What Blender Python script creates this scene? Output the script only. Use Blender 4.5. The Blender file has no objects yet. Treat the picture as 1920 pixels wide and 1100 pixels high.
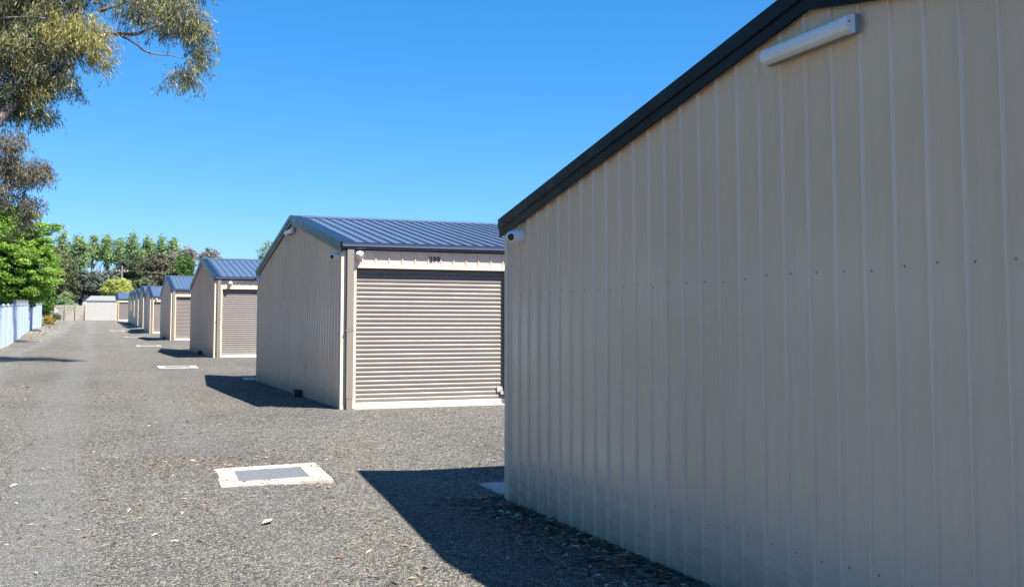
import bpy, math, random
import numpy as np
from mathutils import Vector, Matrix

S = bpy.context.scene
C = S.collection
rnd = random.Random(7)
rng = np.random.default_rng(11)
R = math.radians

# ------------------------------------------------------------------ camera
cam_d = bpy.data.cameras.new("camera"); cam = bpy.data.objects.new("camera", cam_d); C.objects.link(cam)
CAM_H, YAW, PITCH, FPX = 1.477, 0.38429, 0.067319, 1929.7
cam.location = (0, 0, CAM_H)
cam.rotation_euler = (math.pi/2 + PITCH, 0, -YAW)
cam_d.sensor_width = 36; cam_d.lens = FPX/1920*36; cam_d.shift_y = -(550-480.82)/1920
cam_d.clip_start = 0.05; cam_d.clip_end = 6000
S.camera = cam

# ------------------------------------------------------------------ sky + sun
SUN = Vector((0.91, -1.5, 2.37)).normalized()
EL = math.asin(SUN.z); AZ = math.atan2(SUN.x, SUN.y)
w = bpy.data.worlds.new("World"); S.world = w; w.use_nodes = True
nt = w.node_tree; bg = nt.nodes['Background']
sky = nt.nodes.new('ShaderNodeTexSky'); sky.sky_type = 'NISHITA'; sky.sun_disc = False
sky.sun_elevation = EL; sky.sun_rotation = AZ; sky.altitude = 0; sky.air_density = 1.0; sky.dust_density = 0.2; sky.ozone_density = 3.0
# the deep clear blue of the day: one response per colour channel, the same for the whole dome
SK = 0.062; KD = 0.085*2**0.95
sep = nt.nodes.new('ShaderNodeSeparateColor'); cmb = nt.nodes.new('ShaderNodeCombineColor'); nt.links.new(sky.outputs[0], sep.inputs[0])
for i, (gain, gam) in enumerate([(0.54, 1.5), (0.775, 0.9), (1.24, 0.95)]):
    pw = nt.nodes.new('ShaderNodeMath'); pw.operation = 'POWER'; pw.inputs[1].default_value = gam
    ml = nt.nodes.new('ShaderNodeMath'); ml.operation = 'MULTIPLY'; ml.inputs[1].default_value = gain*KD**(gam-1)
    nt.links.new(sep.outputs[i], pw.inputs[0]); nt.links.new(pw.outputs[0], ml.inputs[0]); nt.links.new(ml.outputs[0], cmb.inputs[i])
nt.links.new(cmb.outputs[0], bg.inputs['Color'])
bg.inputs['Strength'].default_value = SK
sl = bpy.data.lights.new("sun", 'SUN'); sl.energy = 5.0; sl.angle = R(0.53); sl.color = (1.0, 0.94, 0.83)
so = bpy.data.objects.new("sun", sl); C.objects.link(so); so.location = (10, -15, 30)
so.rotation_euler = SUN.to_track_quat('Z', 'Y').to_euler()
S.view_settings.view_transform = 'Standard'; S.view_settings.look = 'None'
S.view_settings.exposure = 1.35; S.view_settings.gamma = 1.0
try: S.view_settings.use_curve_mapping = False
except Exception: pass
S.render.engine = 'CYCLES'
S.cycles.max_bounces = 8; S.cycles.transparent_max_bounces = 8

# ------------------------------------------------------------------ helpers
class MB:
    def __init__(s): s.v = []; s.f = []; s.mi = []
    def poly(s, pts, m=0):
        b = len(s.v); s.v += [tuple(p) for p in pts]; s.f.append(tuple(range(b, b+len(pts)))); s.mi.append(m)
    def box(s, x0, x1, y0, y1, z0, z1, m=0):
        b = len(s.v)
        s.v += [(x0,y0,z0),(x1,y0,z0),(x1,y1,z0),(x0,y1,z0),(x0,y0,z1),(x1,y0,z1),(x1,y1,z1),(x0,y1,z1)]
        for q in ((0,3,2,1),(4,5,6,7),(0,1,5,4),(1,2,6,5),(2,3,7,6),(3,0,4,7)):
            s.f.append(tuple(b+i for i in q)); s.mi.append(m)
    def extrude(s, prof, f0, f1, m=0, closed=True):
        """prof: list of params; f0/f1 map a param to a 3D point at each end"""
        n = len(prof); b = len(s.v)
        s.v += [tuple(f0(p)) for p in prof] + [tuple(f1(p)) for p in prof]
        for i in range(n if closed else n-1):
            j = (i+1) % n
            s.f.append((b+i, b+j, b+n+j, b+n+i)); s.mi.append(m)
        if closed:
            s.f.append(tuple(b+n-1-i for i in range(n))); s.mi.append(m)
            s.f.append(tuple(b+n+i for i in range(n))); s.mi.append(m)
    def tube(s, path, rad, n=8, m=0, cap=True):
        rings = []
        P = [Vector(p) for p in path]
        if not hasattr(rad, '__len__'): rad = [rad]*len(P)
        for i, p in enumerate(P):
            d = (P[min(i+1, len(P)-1)]-P[max(i-1, 0)]).normalized()
            a = d.orthogonal().normalized() if i == 0 else (rings[-1][1] - d*rings[-1][1].dot(d)).normalized()
            bb = d.cross(a)
            b = len(s.v)
            for k in range(n):
                t = 2*math.pi*k/n
                s.v.append(tuple(p + (a*math.cos(t)+bb*math.sin(t))*rad[i]))
            rings.append((b, a))
        for i in range(len(P)-1):
            b0, b1 = rings[i][0], rings[i+1][0]
            for k in range(n):
                s.f.append((b0+k, b0+(k+1)%n, b1+(k+1)%n, b1+k)); s.mi.append(m)
        if cap:
            s.f.append(tuple(rings[0][0]+n-1-k for k in range(n))); s.mi.append(m)
            s.f.append(tuple(rings[-1][0]+k for k in range(n))); s.mi.append(m)
    def build(s, name, mats, parent=None, smooth=False, loc=None):
        me = bpy.data.meshes.new(name)
        me.from_pydata(s.v, [], s.f); me.validate()
        if not isinstance(mats, (list, tuple)): mats = [mats]
        for q in mats: me.materials.append(q)
        if len(mats) > 1: me.polygons.foreach_set('material_index', s.mi[:len(me.polygons)])
        if smooth: me.polygons.foreach_set('use_smooth', [True]*len(me.polygons))
        import bmesh
        bm = bmesh.new(); bm.from_mesh(me); bmesh.ops.recalc_face_normals(bm, faces=bm.faces); bm.to_mesh(me); bm.free()
        o = bpy.data.objects.new(name, me); C.objects.link(o)
        if parent: o.parent = parent
        if loc: o.location = loc
        return o

def empty(name, loc, rz=0):
    o = bpy.data.objects.new(name, None); C.objects.link(o); o.location = loc; o.rotation_euler = (0, 0, rz)
    o.empty_display_size = 0.2
    return o
def tag(o, label=None, cat=None, group=None, kind=None):
    if label: o['label'] = label
    if cat: o['category'] = cat
    if group: o['group'] = group
    if kind: o['kind'] = kind
    return o
def copy_tree(o, parent=None):
    c = o.copy(); C.objects.link(c)
    if parent: c.parent = parent
    for ch in list(o.children): copy_tree(ch, c)
    return c
def lathe(mb, prof, origin, axis, n=20, m=0):
    """prof: list of (t along axis, radius)"""
    ax = Vector(axis).normalized(); a = ax.orthogonal().normalized(); b = ax.cross(a); o = Vector(origin)
    base = len(mb.v)
    for t, r in prof:
        for k in range(n):
            th = 2*math.pi*k/n
            mb.v.append(tuple(o + ax*t + (a*math.cos(th)+b*math.sin(th))*r))
    for i in range(len(prof)-1):
        for k in range(n):
            mb.f.append((base+i*n+k, base+i*n+(k+1)%n, base+(i+1)*n+(k+1)%n, base+(i+1)*n+k)); mb.mi.append(m)
    mb.f.append(tuple(base+n-1-k for k in range(n))); mb.mi.append(m)
    mb.f.append(tuple(base+(len(prof)-1)*n+k for k in range(n))); mb.mi.append(m)

# ------------------------------------------------------------------ materials
def newmat(name):
    m = bpy.data.materials.new(name); m.use_nodes = True
    return m, m.node_tree, m.node_tree.nodes['Principled BSDF']
def N(t, typ, **kw):
    n = t.nodes.new(typ)
    for k, v in kw.items(): setattr(n, k, v)
    return n
def ramp(t, fac, stops):
    r = t.nodes.new('ShaderNodeValToRGB'); e = r.color_ramp.elements
    while len(e) < len(stops): e.new(0.5)
    for i, (p, c) in enumerate(stops): e[i].position = p; e[i].color = (*c, 1)
    t.links.new(fac, r.inputs[0]); return r.outputs[0]
def noise(t, vec, scale, detail=3, rough=0.5, dist=0):
    n = t.nodes.new('ShaderNodeTexNoise'); n.inputs['Scale'].default_value = scale
    n.inputs['Detail'].default_value = detail; n.inputs['Roughness'].default_value = rough; n.inputs['Distortion'].default_value = dist
    if vec: t.links.new(vec, n.inputs['Vector'])
    return n
def mapping(t, src, scale=(1,1,1), rot=(0,0,0)):
    m = t.nodes.new('ShaderNodeMapping'); m.inputs['Scale'].default_value = scale; m.inputs['Rotation'].default_value = rot
    t.links.new(src, m.inputs['Vector']); return m.outputs[0]
def coords(t, which='Object'):
    return t.nodes.new('ShaderNodeTexCoord').outputs[which]
def mixc(t, fac, a, b, mode='MIX'):
    n = t.nodes.new('ShaderNodeMix'); n.data_type = 'RGBA'; n.blend_type = mode
    for s, v in ((n.inputs[0], fac), (n.inputs[6], a), (n.inputs[7], b)):
        if hasattr(v, 'links') or hasattr(v, 'is_linked'): t.links.new(v, s)
        elif isinstance(v, tuple): s.default_value = (*v, 1)
        else: s.default_value = v
    return n.outputs[2]
def bump(t, h, strength, dist, bsdf, prev=None):
    b = t.nodes.new('ShaderNodeBump'); b.inputs['Strength'].default_value = strength; b.inputs['Distance'].default_value = dist
    t.links.new(h, b.inputs['Height'])
    if prev: t.links.new(prev, b.inputs['Normal'])
    t.links.new(b.outputs[0], bsdf.inputs['Normal']); return b.outputs[0]

def metal_paint(name, col, rough=0.42, var=0.06, dust=0.0, wav=0.25, spec=0.4):
    m, t, p = newmat(name)
    gc = t.nodes.new('ShaderNodeNewGeometry').outputs['Position']
    n1 = noise(t, gc, 1.3, 4, 0.6)
    c = ramp(t, n1.outputs[0], [(0.3, tuple(x*(1-var) for x in col)), (0.7, tuple(min(1, x*(1+var)) for x in col))])
    # rain streaks and dust, fine and vertical
    n2 = noise(t, mapping(t, gc, (14, 14, 0.9)), 1.6, 4, 0.65)
    st = ramp(t, n2.outputs[0], [(0.45, (1, 1, 1)), (0.75, (0.93, 0.915, 0.89))])
    c = mixc(t, 0.7, c, st, 'MULTIPLY')
    n4 = noise(t, gc, 60, 2, 0.5)
    sp = ramp(t, n4.outputs[0], [(0.72, (1, 1, 1)), (0.8, (0.8, 0.78, 0.74))])
    c = mixc(t, 0.6, c, sp, 'MULTIPLY')
    if dust:
        oz = N(t, 'ShaderNodeSeparateXYZ'); t.links.new(coords(t), oz.inputs[0])
        nd = noise(t, mapping(t, gc, (3, 3, 9)), 2.2, 5, 0.7)
        hh = N(t, 'ShaderNodeMath', operation='MULTIPLY_ADD'); t.links.new(nd.outputs[0], hh.inputs[0]); hh.inputs[1].default_value = -0.55; t.links.new(oz.outputs[2], hh.inputs[2])
        dm = N(t, 'ShaderNodeMapRange'); dm.inputs[1].default_value = 0.02; dm.inputs[2].default_value = -0.30; dm.inputs[3].default_value = 0; dm.inputs[4].default_value = dust
        t.links.new(hh.outputs[0], dm.inputs[0]); c = mixc(t, dm.outputs[0], c, (0.24, 0.21, 0.17))
    oi = N(t, 'ShaderNodeObjectInfo'); rr = ramp(t, oi.outputs['Random'], [(0, (0.965, 0.965, 0.97)), (1, (1.03, 1.03, 1.025))])
    c = mixc(t, 1.0, c, rr, 'MULTIPLY')
    t.links.new(c, p.inputs['Base Color'])
    p.inputs['Roughness'].default_value = rough; p.inputs['Specular IOR Level'].default_value = spec
    nr = noise(t, gc, 5, 3, 0.5)
    mr = N(t, 'ShaderNodeMapRange'); mr.inputs[3].default_value = rough-0.03; mr.inputs[4].default_value = rough+0.07
    t.links.new(nr.outputs[0], mr.inputs[0]); t.links.new(mr.outputs[0], p.inputs['Roughness'])
    n3 = noise(t, mapping(t, gc, (2.2, 2.2, 0.8)), 1.4, 2, 0.4)   # oil-canning of thin sheet
    bump(t, n3.outputs[0], wav, 0.03, p)
    return m

def simple(name, col, rough=0.6, metal=0.0, spec=0.5, nvar=0.1, nscale=20, bmp=0.0, bscale=80):
    m, t, p = newmat(name)
    gc = coords(t)
    n1 = noise(t, gc, nscale, 4, 0.6)
    c = ramp(t, n1.outputs[0], [(0.3, tuple(x*(1-nvar) for x in col)), (0.7, tuple(min(1, x*(1+nvar)) for x in col))])
    t.links.new(c, p.inputs['Base Color']); p.inputs['Roughness'].default_value = rough
    p.inputs['Metallic'].default_value = metal; p.inputs['Specular IOR Level'].default_value = spec
    if bmp:
        n2 = noise(t, gc, bscale, 4, 0.6); bump(t, n2.outputs[0], bmp, 0.01, p)
    return m

M = {}
M['wall'] = metal_paint('cream_steel', (0.745, 0.528, 0.385), 0.22, 0.03, dust=0.55, wav=0.09, spec=0.55)
M['trim'] = metal_paint('cream_trim', (0.72, 0.60, 0.45), 0.5, 0.02, spec=0.3)
M['roof'] = metal_paint('blue_steel', (0.080, 0.117, 0.19), 0.34, 0.08, spec=0.5)
M['gutter'] = metal_paint('blue_gutter', (0.045, 0.050, 0.095), 0.4, 0.05, spec=0.4)
M['barge'] = metal_paint('shaded_blue_trim', (0.008, 0.0075, 0.009), 0.26, 0.06, spec=0.27)  # same paint as the roof, with the gable shade put into the colour
M['door'] = metal_paint('brown_curtain', (0.152, 0.131, 0.120), 0.45, 0.05, dust=0.6, wav=0.1)
M['pipe'] = metal_paint('taupe_pipe', (0.215, 0.185, 0.155), 0.45, 0.04, wav=0.1)
M['rail'] = simple('aluminium_rail', (0.7, 0.7, 0.68), 0.45, 0.2, nvar=0.06)
M['cam_white'] = simple('camera_plastic', (0.72, 0.73, 0.75), 0.35, nvar=0.03)
M['lens'] = simple('camera_glass', (0.008, 0.009, 0.011), 0.08, nvar=0.02)
M['diffuser'] = simple('light_diffuser', (0.72, 0.74, 0.78), 0.22, nvar=0.03, nscale=4)
M['fit_base'] = simple('light_base', (0.2, 0.21, 0.22), 0.5, nvar=0.04)
M['screw'] = simple('screw_head', (0.34, 0.30, 0.25), 0.5, 0.1)
M['ink'] = simple('number_paint', (0.045, 0.045, 0.055), 0.6)
M['black'] = simple('black_plastic', (0.012, 0.012, 0.013), 0.45)
M['dark'] = simple('dark_inside', (0.03, 0.03, 0.03), 0.9)
M['steel'] = simple('galvanised_steel', (0.20, 0.205, 0.225), 0.55, 0.2, nvar=0.15, nscale=30)
M['padlock'] = simple('zinc_lock', (0.55, 0.54, 0.5), 0.4, 0.4)

def concrete():
    m, t, p = newmat('pale_concrete'); gc = coords(t)
    n1 = noise(t, gc, 9, 6, 0.65); n2 = noise(t, gc, 55, 3, 0.6)
    c = ramp(t, n1.outputs[0], [(0.3, (0.40, 0.385, 0.35)), (0.55, (0.52, 0.50, 0.455)), (0.8, (0.57, 0.55, 0.50))])
    sp = ramp(t, n2.outputs[0], [(0.62, (1, 1, 1)), (0.75, (0.45, 0.42, 0.38))])
    c = mixc(t, 0.6, c, sp, 'MULTIPLY')
    n3 = noise(t, gc, 3.2, 6, 0.75, 0.6); gr = ramp(t, n3.outputs[0], [(0.42, (0.62, 0.56, 0.47)), (0.56, (1, 1, 1))])
    c = mixc(t, 0.8, c, gr, 'MULTIPLY'); t.links.new(c, p.inputs['Base Color']); p.inputs['Roughness'].default_value = 0.85
    bump(t, n2.outputs[0], 0.25, 0.01, p); return m
M['concrete'] = concrete()

def gravel_mat():
    m, t, p = newmat('bluestone_gravel'); pos = t.nodes.new('ShaderNodeNewGeometry').outputs['Position']
    v = N(t, 'ShaderNodeTexVoronoi'); v.inputs['Scale'].default_value = 105; t.links.new(pos, v.inputs['Vector'])
    v2 = N(t, 'ShaderNodeTexVoronoi'); v2.inputs['Scale'].default_value = 42; t.links.new(pos, v2.inputs['Vector'])
    bw = N(t, 'ShaderNodeSeparateColor'); t.links.new(v.outputs['Color'], bw.inputs[0])
    c = ramp(t, bw.outputs[0], [(0.0, (0.030, 0.031, 0.034)), (0.3, (0.068, 0.067, 0.066)), (0.62, (0.112, 0.108, 0.100)), (0.86, (0.19, 0.18, 0.16)), (1.0, (0.34, 0.31, 0.27))])
    bw2 = N(t, 'ShaderNodeSeparateColor'); t.links.new(v2.outputs['Color'], bw2.inputs[0])
    c2 = ramp(t, bw2.outputs[1], [(0.0, (0.62, 0.62, 0.63)), (0.5, (0.98, 0.98, 0.98)), (1.0, (1.4, 1.37, 1.3))])
    c = mixc(t, 0.8, c, c2, 'MULTIPLY')
    # metre-scale patches: leaf stained, dusty, damp
    n1 = noise(t, mapping(t, pos, (1, 0.6, 1)), 0.55, 5, 0.65)
    pa = ramp(t, n1.outputs[0], [(0.32, (0.80, 0.82, 0.84)), (0.5, (1, 1, 1)), (0.68, (1.13, 1.10, 1.04))])
    c = mixc(t, 1.0, c, pa, 'MULTIPLY'); c = mixc(t, 1.0, c, (1.76, 1.76, 1.75), 'MULTIPLY')
    n5 = noise(t, pos, 5.5, 4, 0.6)
    pb = ramp(t, n5.outputs[0], [(0.35, (0.86, 0.86, 0.87)), (0.6, (1.04, 1.03, 1.0)), (0.74, (1.15, 1.08, 0.98))])
    c = mixc(t, 0.8, c, pb, 'MULTIPLY')
    # wheel tracks ground to pale dust, running along the drive
    sx = N(t, 'ShaderNodeSeparateXYZ'); t.links.new(pos, sx.inputs[0])
    nw = noise(t, mapping(t, pos, (0.5, 0.07, 1)), 1.0, 3, 0.5)
    ad = N(t, 'ShaderNodeMath', operation='MULTIPLY_ADD'); t.links.new(nw.outputs[0], ad.inputs[0]); ad.inputs[1].default_value = 1.6; t.links.new(sx.outputs[0], ad.inputs[2])
    s1 = N(t, 'ShaderNodeMath', operation='SINE'); mu = N(t, 'ShaderNodeMath', operation='MULTIPLY'); mu.inputs[1].default_value = 3.7
    t.links.new(ad.outputs[0], mu.inputs[0]); t.links.new(mu.outputs[0], s1.inputs[0])
    inside = N(t, 'ShaderNodeMapRange'); inside.inputs[1].default_value = 1.6; inside.inputs[2].default_value = 0.6; t.links.new(sx.outputs[0], inside.inputs[0])
    tr = N(t, 'ShaderNodeMapRange'); tr.inputs[1].default_value = 0.1; tr.inputs[2].default_value = 1.0; t.links.new(s1.outputs[0], tr.inputs[0])
    trm = N(t, 'ShaderNodeMath', operation='MULTIPLY'); t.links.new(tr.outputs[0], trm.inputs[0]); t.links.new(inside.outputs[0], trm.inputs[1])
    tn = N(t, 'ShaderNodeMath', operation='MULTIPLY'); t.links.new(trm.outputs[0], tn.inputs[0]); t.links.new(n5.outputs[0], tn.inputs[1])
    c = mixc(t, tn.outputs[0], c, (0.238, 0.240, 0.242))
    t.links.new(c, p.inputs['Base Color']); p.inputs['Roughness'].default_value = 0.95; p.inputs['Specular IOR Level'].default_value = 0.15
    ma = N(t, 'ShaderNodeMath', operation='ADD'); t.links.new(v.outputs['Distance'], ma.inputs[0]); t.links.new(v2.outputs['Distance'], ma.inputs[1])
    inv = N(t, 'ShaderNodeMath', operation='MULTIPLY'); inv.inputs[1].default_value = -1; t.links.new(ma.outputs[0], inv.inputs[0])
    bump(t, inv.outputs[0], 1.0, 0.02, p)
    return m
M['gravel'] = gravel_mat()

def attr_mat(name, stops, rough=0.6, transl=0.25, spec=0.3, tcol=1.5):
    """leaf / stone material driven by a per-piece random value"""
    m, t, p = newmat(name)
    a = N(t, 'ShaderNodeAttribute'); a.attribute_name = 'v'
    c = ramp(t, a.outputs['Fac'], stops)
    t.links.new(c, p.inputs['Base Color']); p.inputs['Roughness'].default_value = rough; p.inputs['Specular IOR Level'].default_value = spec
    if transl:
        tr = N(t, 'ShaderNodeBsdfTranslucent'); mx = N(t, 'ShaderNodeMixShader'); mx.inputs[0].default_value = transl
        g = mixc(t, 1.0, c, (tcol, tcol*1.05, tcol*0.6), 'MULTIPLY')
        t.links.new(g, tr.inputs[0]); t.links.new(p.outputs[0], mx.inputs[1]); t.links.new(tr.outputs[0], mx.inputs[2])
        t.links.new(mx.outputs[0], t.nodes['Material Output'].inputs[0])
    return m
M['gum'] = attr_mat('gum_leaf', [(0, (0.065, 0.068, 0.05)), (0.45, (0.125, 0.128, 0.078)), (0.75, (0.22, 0.215, 0.085)), (0.93, (0.30, 0.305, 0.055)), (1, (0.26, 0.15, 0.08))], 0.5, 0.22, 0.5)
M['gum2'] = attr_mat('gum_leaf_grey', [(0, (0.07, 0.066, 0.058)), (0.6, (0.135, 0.125, 0.088)), (1, (0.22, 0.18, 0.12))], 0.55, 0.2, 0.5)
M['maple'] = attr_mat('fresh_green_leaf', [(0, (0.085, 0.15, 0.035)), (0.5, (0.20, 0.33, 0.065)), (1, (0.36, 0.50, 0.12))], 0.5, 0.42, 0.3, 1.4)
M['midgreen'] = attr_mat('mid_green_leaf', [(0, (0.04, 0.085, 0.025)), (0.5, (0.08, 0.16, 0.04)), (1, (0.14, 0.23, 0.055))], 0.5, 0.3)
M['olive'] = attr_mat('olive_leaf', [(0, (0.055, 0.068, 0.038)), (0.5, (0.11, 0.13, 0.065)), (1, (0.18, 0.195, 0.095))], 0.55, 0.2)
M['slate'] = attr_mat('slate_green_leaf', [(0, (0.045, 0.058, 0.052)), (0.5, (0.09, 0.11, 0.095)), (1, (0.15, 0.175, 0.145))], 0.55, 0.15)
M['lime'] = attr_mat('golden_green_leaf', [(0, (0.20, 0.22, 0.06)), (0.5, (0.38, 0.41, 0.12)), (1, (0.54, 0.56, 0.20))], 0.5, 0.3)
M['poplar'] = attr_mat('pale_green_leaf', [(0, (0.12, 0.19, 0.10)), (0.5, (0.21, 0.30, 0.15)), (1, (0.34, 0.43, 0.22))], 0.5, 0.35)
M['russet'] = attr_mat('russet_leaf', [(0, (0.065, 0.065, 0.048)), (0.5, (0.13, 0.125, 0.085)), (1, (0.22, 0.21, 0.15))], 0.6, 0.2)
M['mauve'] = attr_mat('mauve_twig', [(0, (0.13, 0.12, 0.115)), (0.5, (0.22, 0.205, 0.20)), (1, (0.32, 0.31, 0.29))], 0.6, 0.2)
M['orange'] = attr_mat('orange_flower', [(0, (0.08, 0.09, 0.02)), (0.4, (0.35, 0.22, 0.03)), (1, (0.55, 0.36, 0.06))], 0.6, 0.3)
M['litter'] = attr_mat('dry_leaf', [(0, (0.07, 0.035, 0.022)), (0.4, (0.16, 0.095, 0.06)), (0.8, (0.30, 0.24, 0.16)), (1, (0.52, 0.48, 0.36))], 0.7, 0.1)
M['chips'] = attr_mat('gravel_chip', [(0, (0.06, 0.06, 0.06)), (0.35, (0.115, 0.114, 0.108)), (0.75, (0.165, 0.162, 0.15)), (0.95, (0.21, 0.203, 0.183)), (1, (0.40, 0.38, 0.34))], 0.9, 0, 0.2)
def bark(name, a, b):
    m, t, p = newmat(name); gc = coords(t)
    n = noise(t, mapping(t, gc, (6, 6, 1.5)), 3, 5, 0.65)
    t.links.new(ramp(t, n.outputs[0], [(0.35, a), (0.65, b)]), p.inputs['Base Color']); p.inputs['Roughness'].default_value = 0.85
    bump(t, n.outputs[0], 0.4, 0.03, p); return m
M['gumbark'] = bark('gum_bark', (0.07, 0.055, 0.05), (0.20, 0.165, 0.15))
M['bark'] = bark('brown_bark', (0.05, 0.04, 0.032), (0.12, 0.10, 0.08))
M['palebark'] = bark('pale_bark', (0.16, 0.15, 0.125), (0.32, 0.30, 0.26))
M['timber'] = bark('weathered_timber', (0.20, 0.18, 0.15), (0.38, 0.35, 0.30))
M['soil'] = simple('garden_soil', (0.12, 0.095, 0.07), 0.95, nvar=0.4, nscale=6, bmp=0.6, bscale=20)
M['fence'] = metal_paint('pale_blue_steel', (0.40, 0.48, 0.61), 0.45, 0.05, wav=0.15)
M['pale_wall'] = simple('pale_sheet', (0.36, 0.352, 0.336), 0.6, nvar=0.05, nscale=2)
M['pale_roof'] = simple('pale_green_roof', (0.25, 0.265, 0.245), 0.5, nvar=0.15, nscale=1.5)

# ------------------------------------------------------------------ terrain
W = 3.301
SH = [(0.0, 0.0), (14.70, 0.286), (31.7, 0.545), (50.7, 0.815), (70.4, 1.00), (80.9, 1.36), (90.8, 1.49), (100.2, 1.66), (109.3, 1.81)]
LN = [(-60, -0.95), (-6, -0.10)] + [(a+4, b) for a, b in SH] + [(124, 2.10), (200, 2.6), (400, 3.5), (5000, 4)]
ST = [(-60, -0.95), (-2.5, -0.03)]
for a, b in SH: ST += [(a-0.5, b), (a+8.7, b)]
ST += [(124, 2.10), (200, 2.6), (400, 3.5), (5000, 4)]
def sstep(a, b, x):
    t = np.clip((x-a)/(b-a), 0, 1); return t*t*(3-2*t)
def ground(X, Y):
    X = np.asarray(X, float); Y = np.asarray(Y, float)
    l = np.interp(Y, *zip(*LN)); s = np.interp(Y, *zip(*ST))
    k = sstep(2.1, 3.1, X); z = l*(1-k)+s*k
    bed = sstep(-1.9, -3.0, X)*sstep(44, 66, Y)*(1-sstep(78, 100, Y))*0.42
    roll = 0.010*np.sin(X*1.9+Y*0.6)*np.sin(Y*0.9-X*0.5)*(1-sstep(2.4, 3.0, X)*(X < 20))
    return z+bed+roll
def gz(x, y): return float(ground(x, y))

xs = np.concatenate([[-3000, -800, -200, -60, -30, -15], np.arange(-9, 18.01, 0.3), [20, 25, 30, 60, 200, 800, 3000]])
ys = np.concatenate([[-500, -100, -40, -20, -10], np.arange(-5, 40, 0.3), np.arange(40, 135, 0.9), [140, 150, 170, 200, 260, 400, 900, 2000, 5000]])
XX, YY = np.meshgrid(xs, ys); ZZ = ground(XX, YY)
nx, ny = len(xs), len(ys)
V = np.stack([XX, YY, ZZ], -1).reshape(-1, 3)
ii = (np.arange(ny-1)[:, None]*nx + np.arange(nx-1)[None, :]).ravel()
F = np.stack([ii, ii+1, ii+nx+1, ii+nx], 1)
me = bpy.data.meshes.new('ground'); me.from_pydata(V.tolist(), [], F.tolist()); me.materials.append(M['gravel'])
me.polygons.foreach_set('use_smooth', [True]*len(F))
g = bpy.data.objects.new('ground', me); C.objects.link(g); tag(g, 'dark grey gravel driveway and yard rising gently away', None, kind='structure')

# grass beyond the yard
def sheet(name, x0, x1, y0, y1, nx, ny, dz, mat):
    a = np.linspace(x0, x1, nx); b = np.linspace(y0, y1, ny); A, B = np.meshgrid(a, b)
    v = np.stack([A, B, ground(A, B)+dz], -1).reshape(-1, 3)
    i = (np.arange(ny-1)[:, None]*nx+np.arange(nx-1)[None, :]).ravel()
    f = np.stack([i, i+1, i+nx+1, i+nx], 1)
    m = bpy.data.meshes.new(name); m.from_pydata(v.tolist(), [], f.tolist()); m.materials.append(mat)
    m.polygons.foreach_set('use_smooth', [True]*len(f))
    o = bpy.data.objects.new(name, m); C.objects.link(o); return o
M['grass'] = simple('paddock_grass', (0.07, 0.10, 0.035), 0.95, nvar=0.35, nscale=0.6)
tag(sheet('grass_paddock', -300, 300, 150, 600, 60, 40, 0.012, M['grass']), 'green paddock grass far beyond the yard', kind='structure')
tag(sheet('neighbour_lawn', -40, -3.35, -8, 120, 50, 90, 0.012, M['grass']), 'grass of the neighbouring yard behind the pale fence', kind='structure')

# ------------------------------------------------------------------ sheds
D = 8.25; SL = 0.19; LEN = 12.2
def pan_top(y): return 2.31 + SL*min(max(y, 0), D-max(y, 0)) - 0.02
RIB = [(-0.015, 0.0), (-0.009, 0.012), (-0.005, 0.0165), (0.005, 0.0165), (0.009, 0.012), (0.015, 0.0)]
def clad(name, u0, u1, ribs, zb, zt, place, mat, parent, thick=0.03):
    """one cladding sheet from u0 to u1; place(u, out, z) -> 3D"""
    pts = [(u0, 0.0)]
    for r in ribs:
        for du, o in RIB:
            if u0+0.001 < r+du < u1-0.001: pts.append((r+du, o))
    pts.append((u1, 0.0))
    mid = (D/2)
    if zt is pan_top and u0 < mid < u1:
        k = 0
        while pts[k][0] < mid: k += 1
        o = pts[k-1][1] if pts[k-1][1] == pts[k][1] else 0.0
        pts.insert(k, (mid, o))
    mb = MB(); n = len(pts)
    top = (lambda u: zt(u)) if callable(zt) else (lambda u: zt)
    b0 = len(mb.v)
    mb.v += [place(u, o, zb) for u, o in pts] + [place(u, o, top(u)) for u, o in pts]
    mb.v += [place(u, -thick, zb) for u, o in pts] + [place(u, -thick, top(u)) for u, o in pts]
    for i in range(n-1):
        mb.f += [(i, i+1, n+i+1, n+i), (2*n+i, 3*n+i, 3*n+i+1, 2*n+i+1), (i, 2*n+i, 2*n+i+1, i+1), (n+i, n+i+1, 3*n+i+1, 3*n+i)]
    mb.f += [(0, n, 3*n, 2*n), (n-1, 3*n-1, 4*n-1, 2*n-1)]
    mb.mi = [0]*len(mb.f)
    return mb.build(name, mat, parent)

def screw_rows(u0, u1, us, zs, place, normal, parent):
    mb = MB()
    for u in us:
        if not (u0 <= u < u1): continue
        for z in zs:
            uu = u + rnd.uniform(-0.006, 0.006); zz = z + rnd.uniform(-0.012, 0.012)
            o = Vector(place(uu, 0.0, zz))
            lathe(mb, [(0, 0.0068), (0.0015, 0.0068), (0.0017, 0.0045), (0.0045, 0.004)], o, normal, 8)
    if mb.v:
        s = mb.build('screws', M['screw'], parent); s['kind'] = 'stuff'

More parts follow.
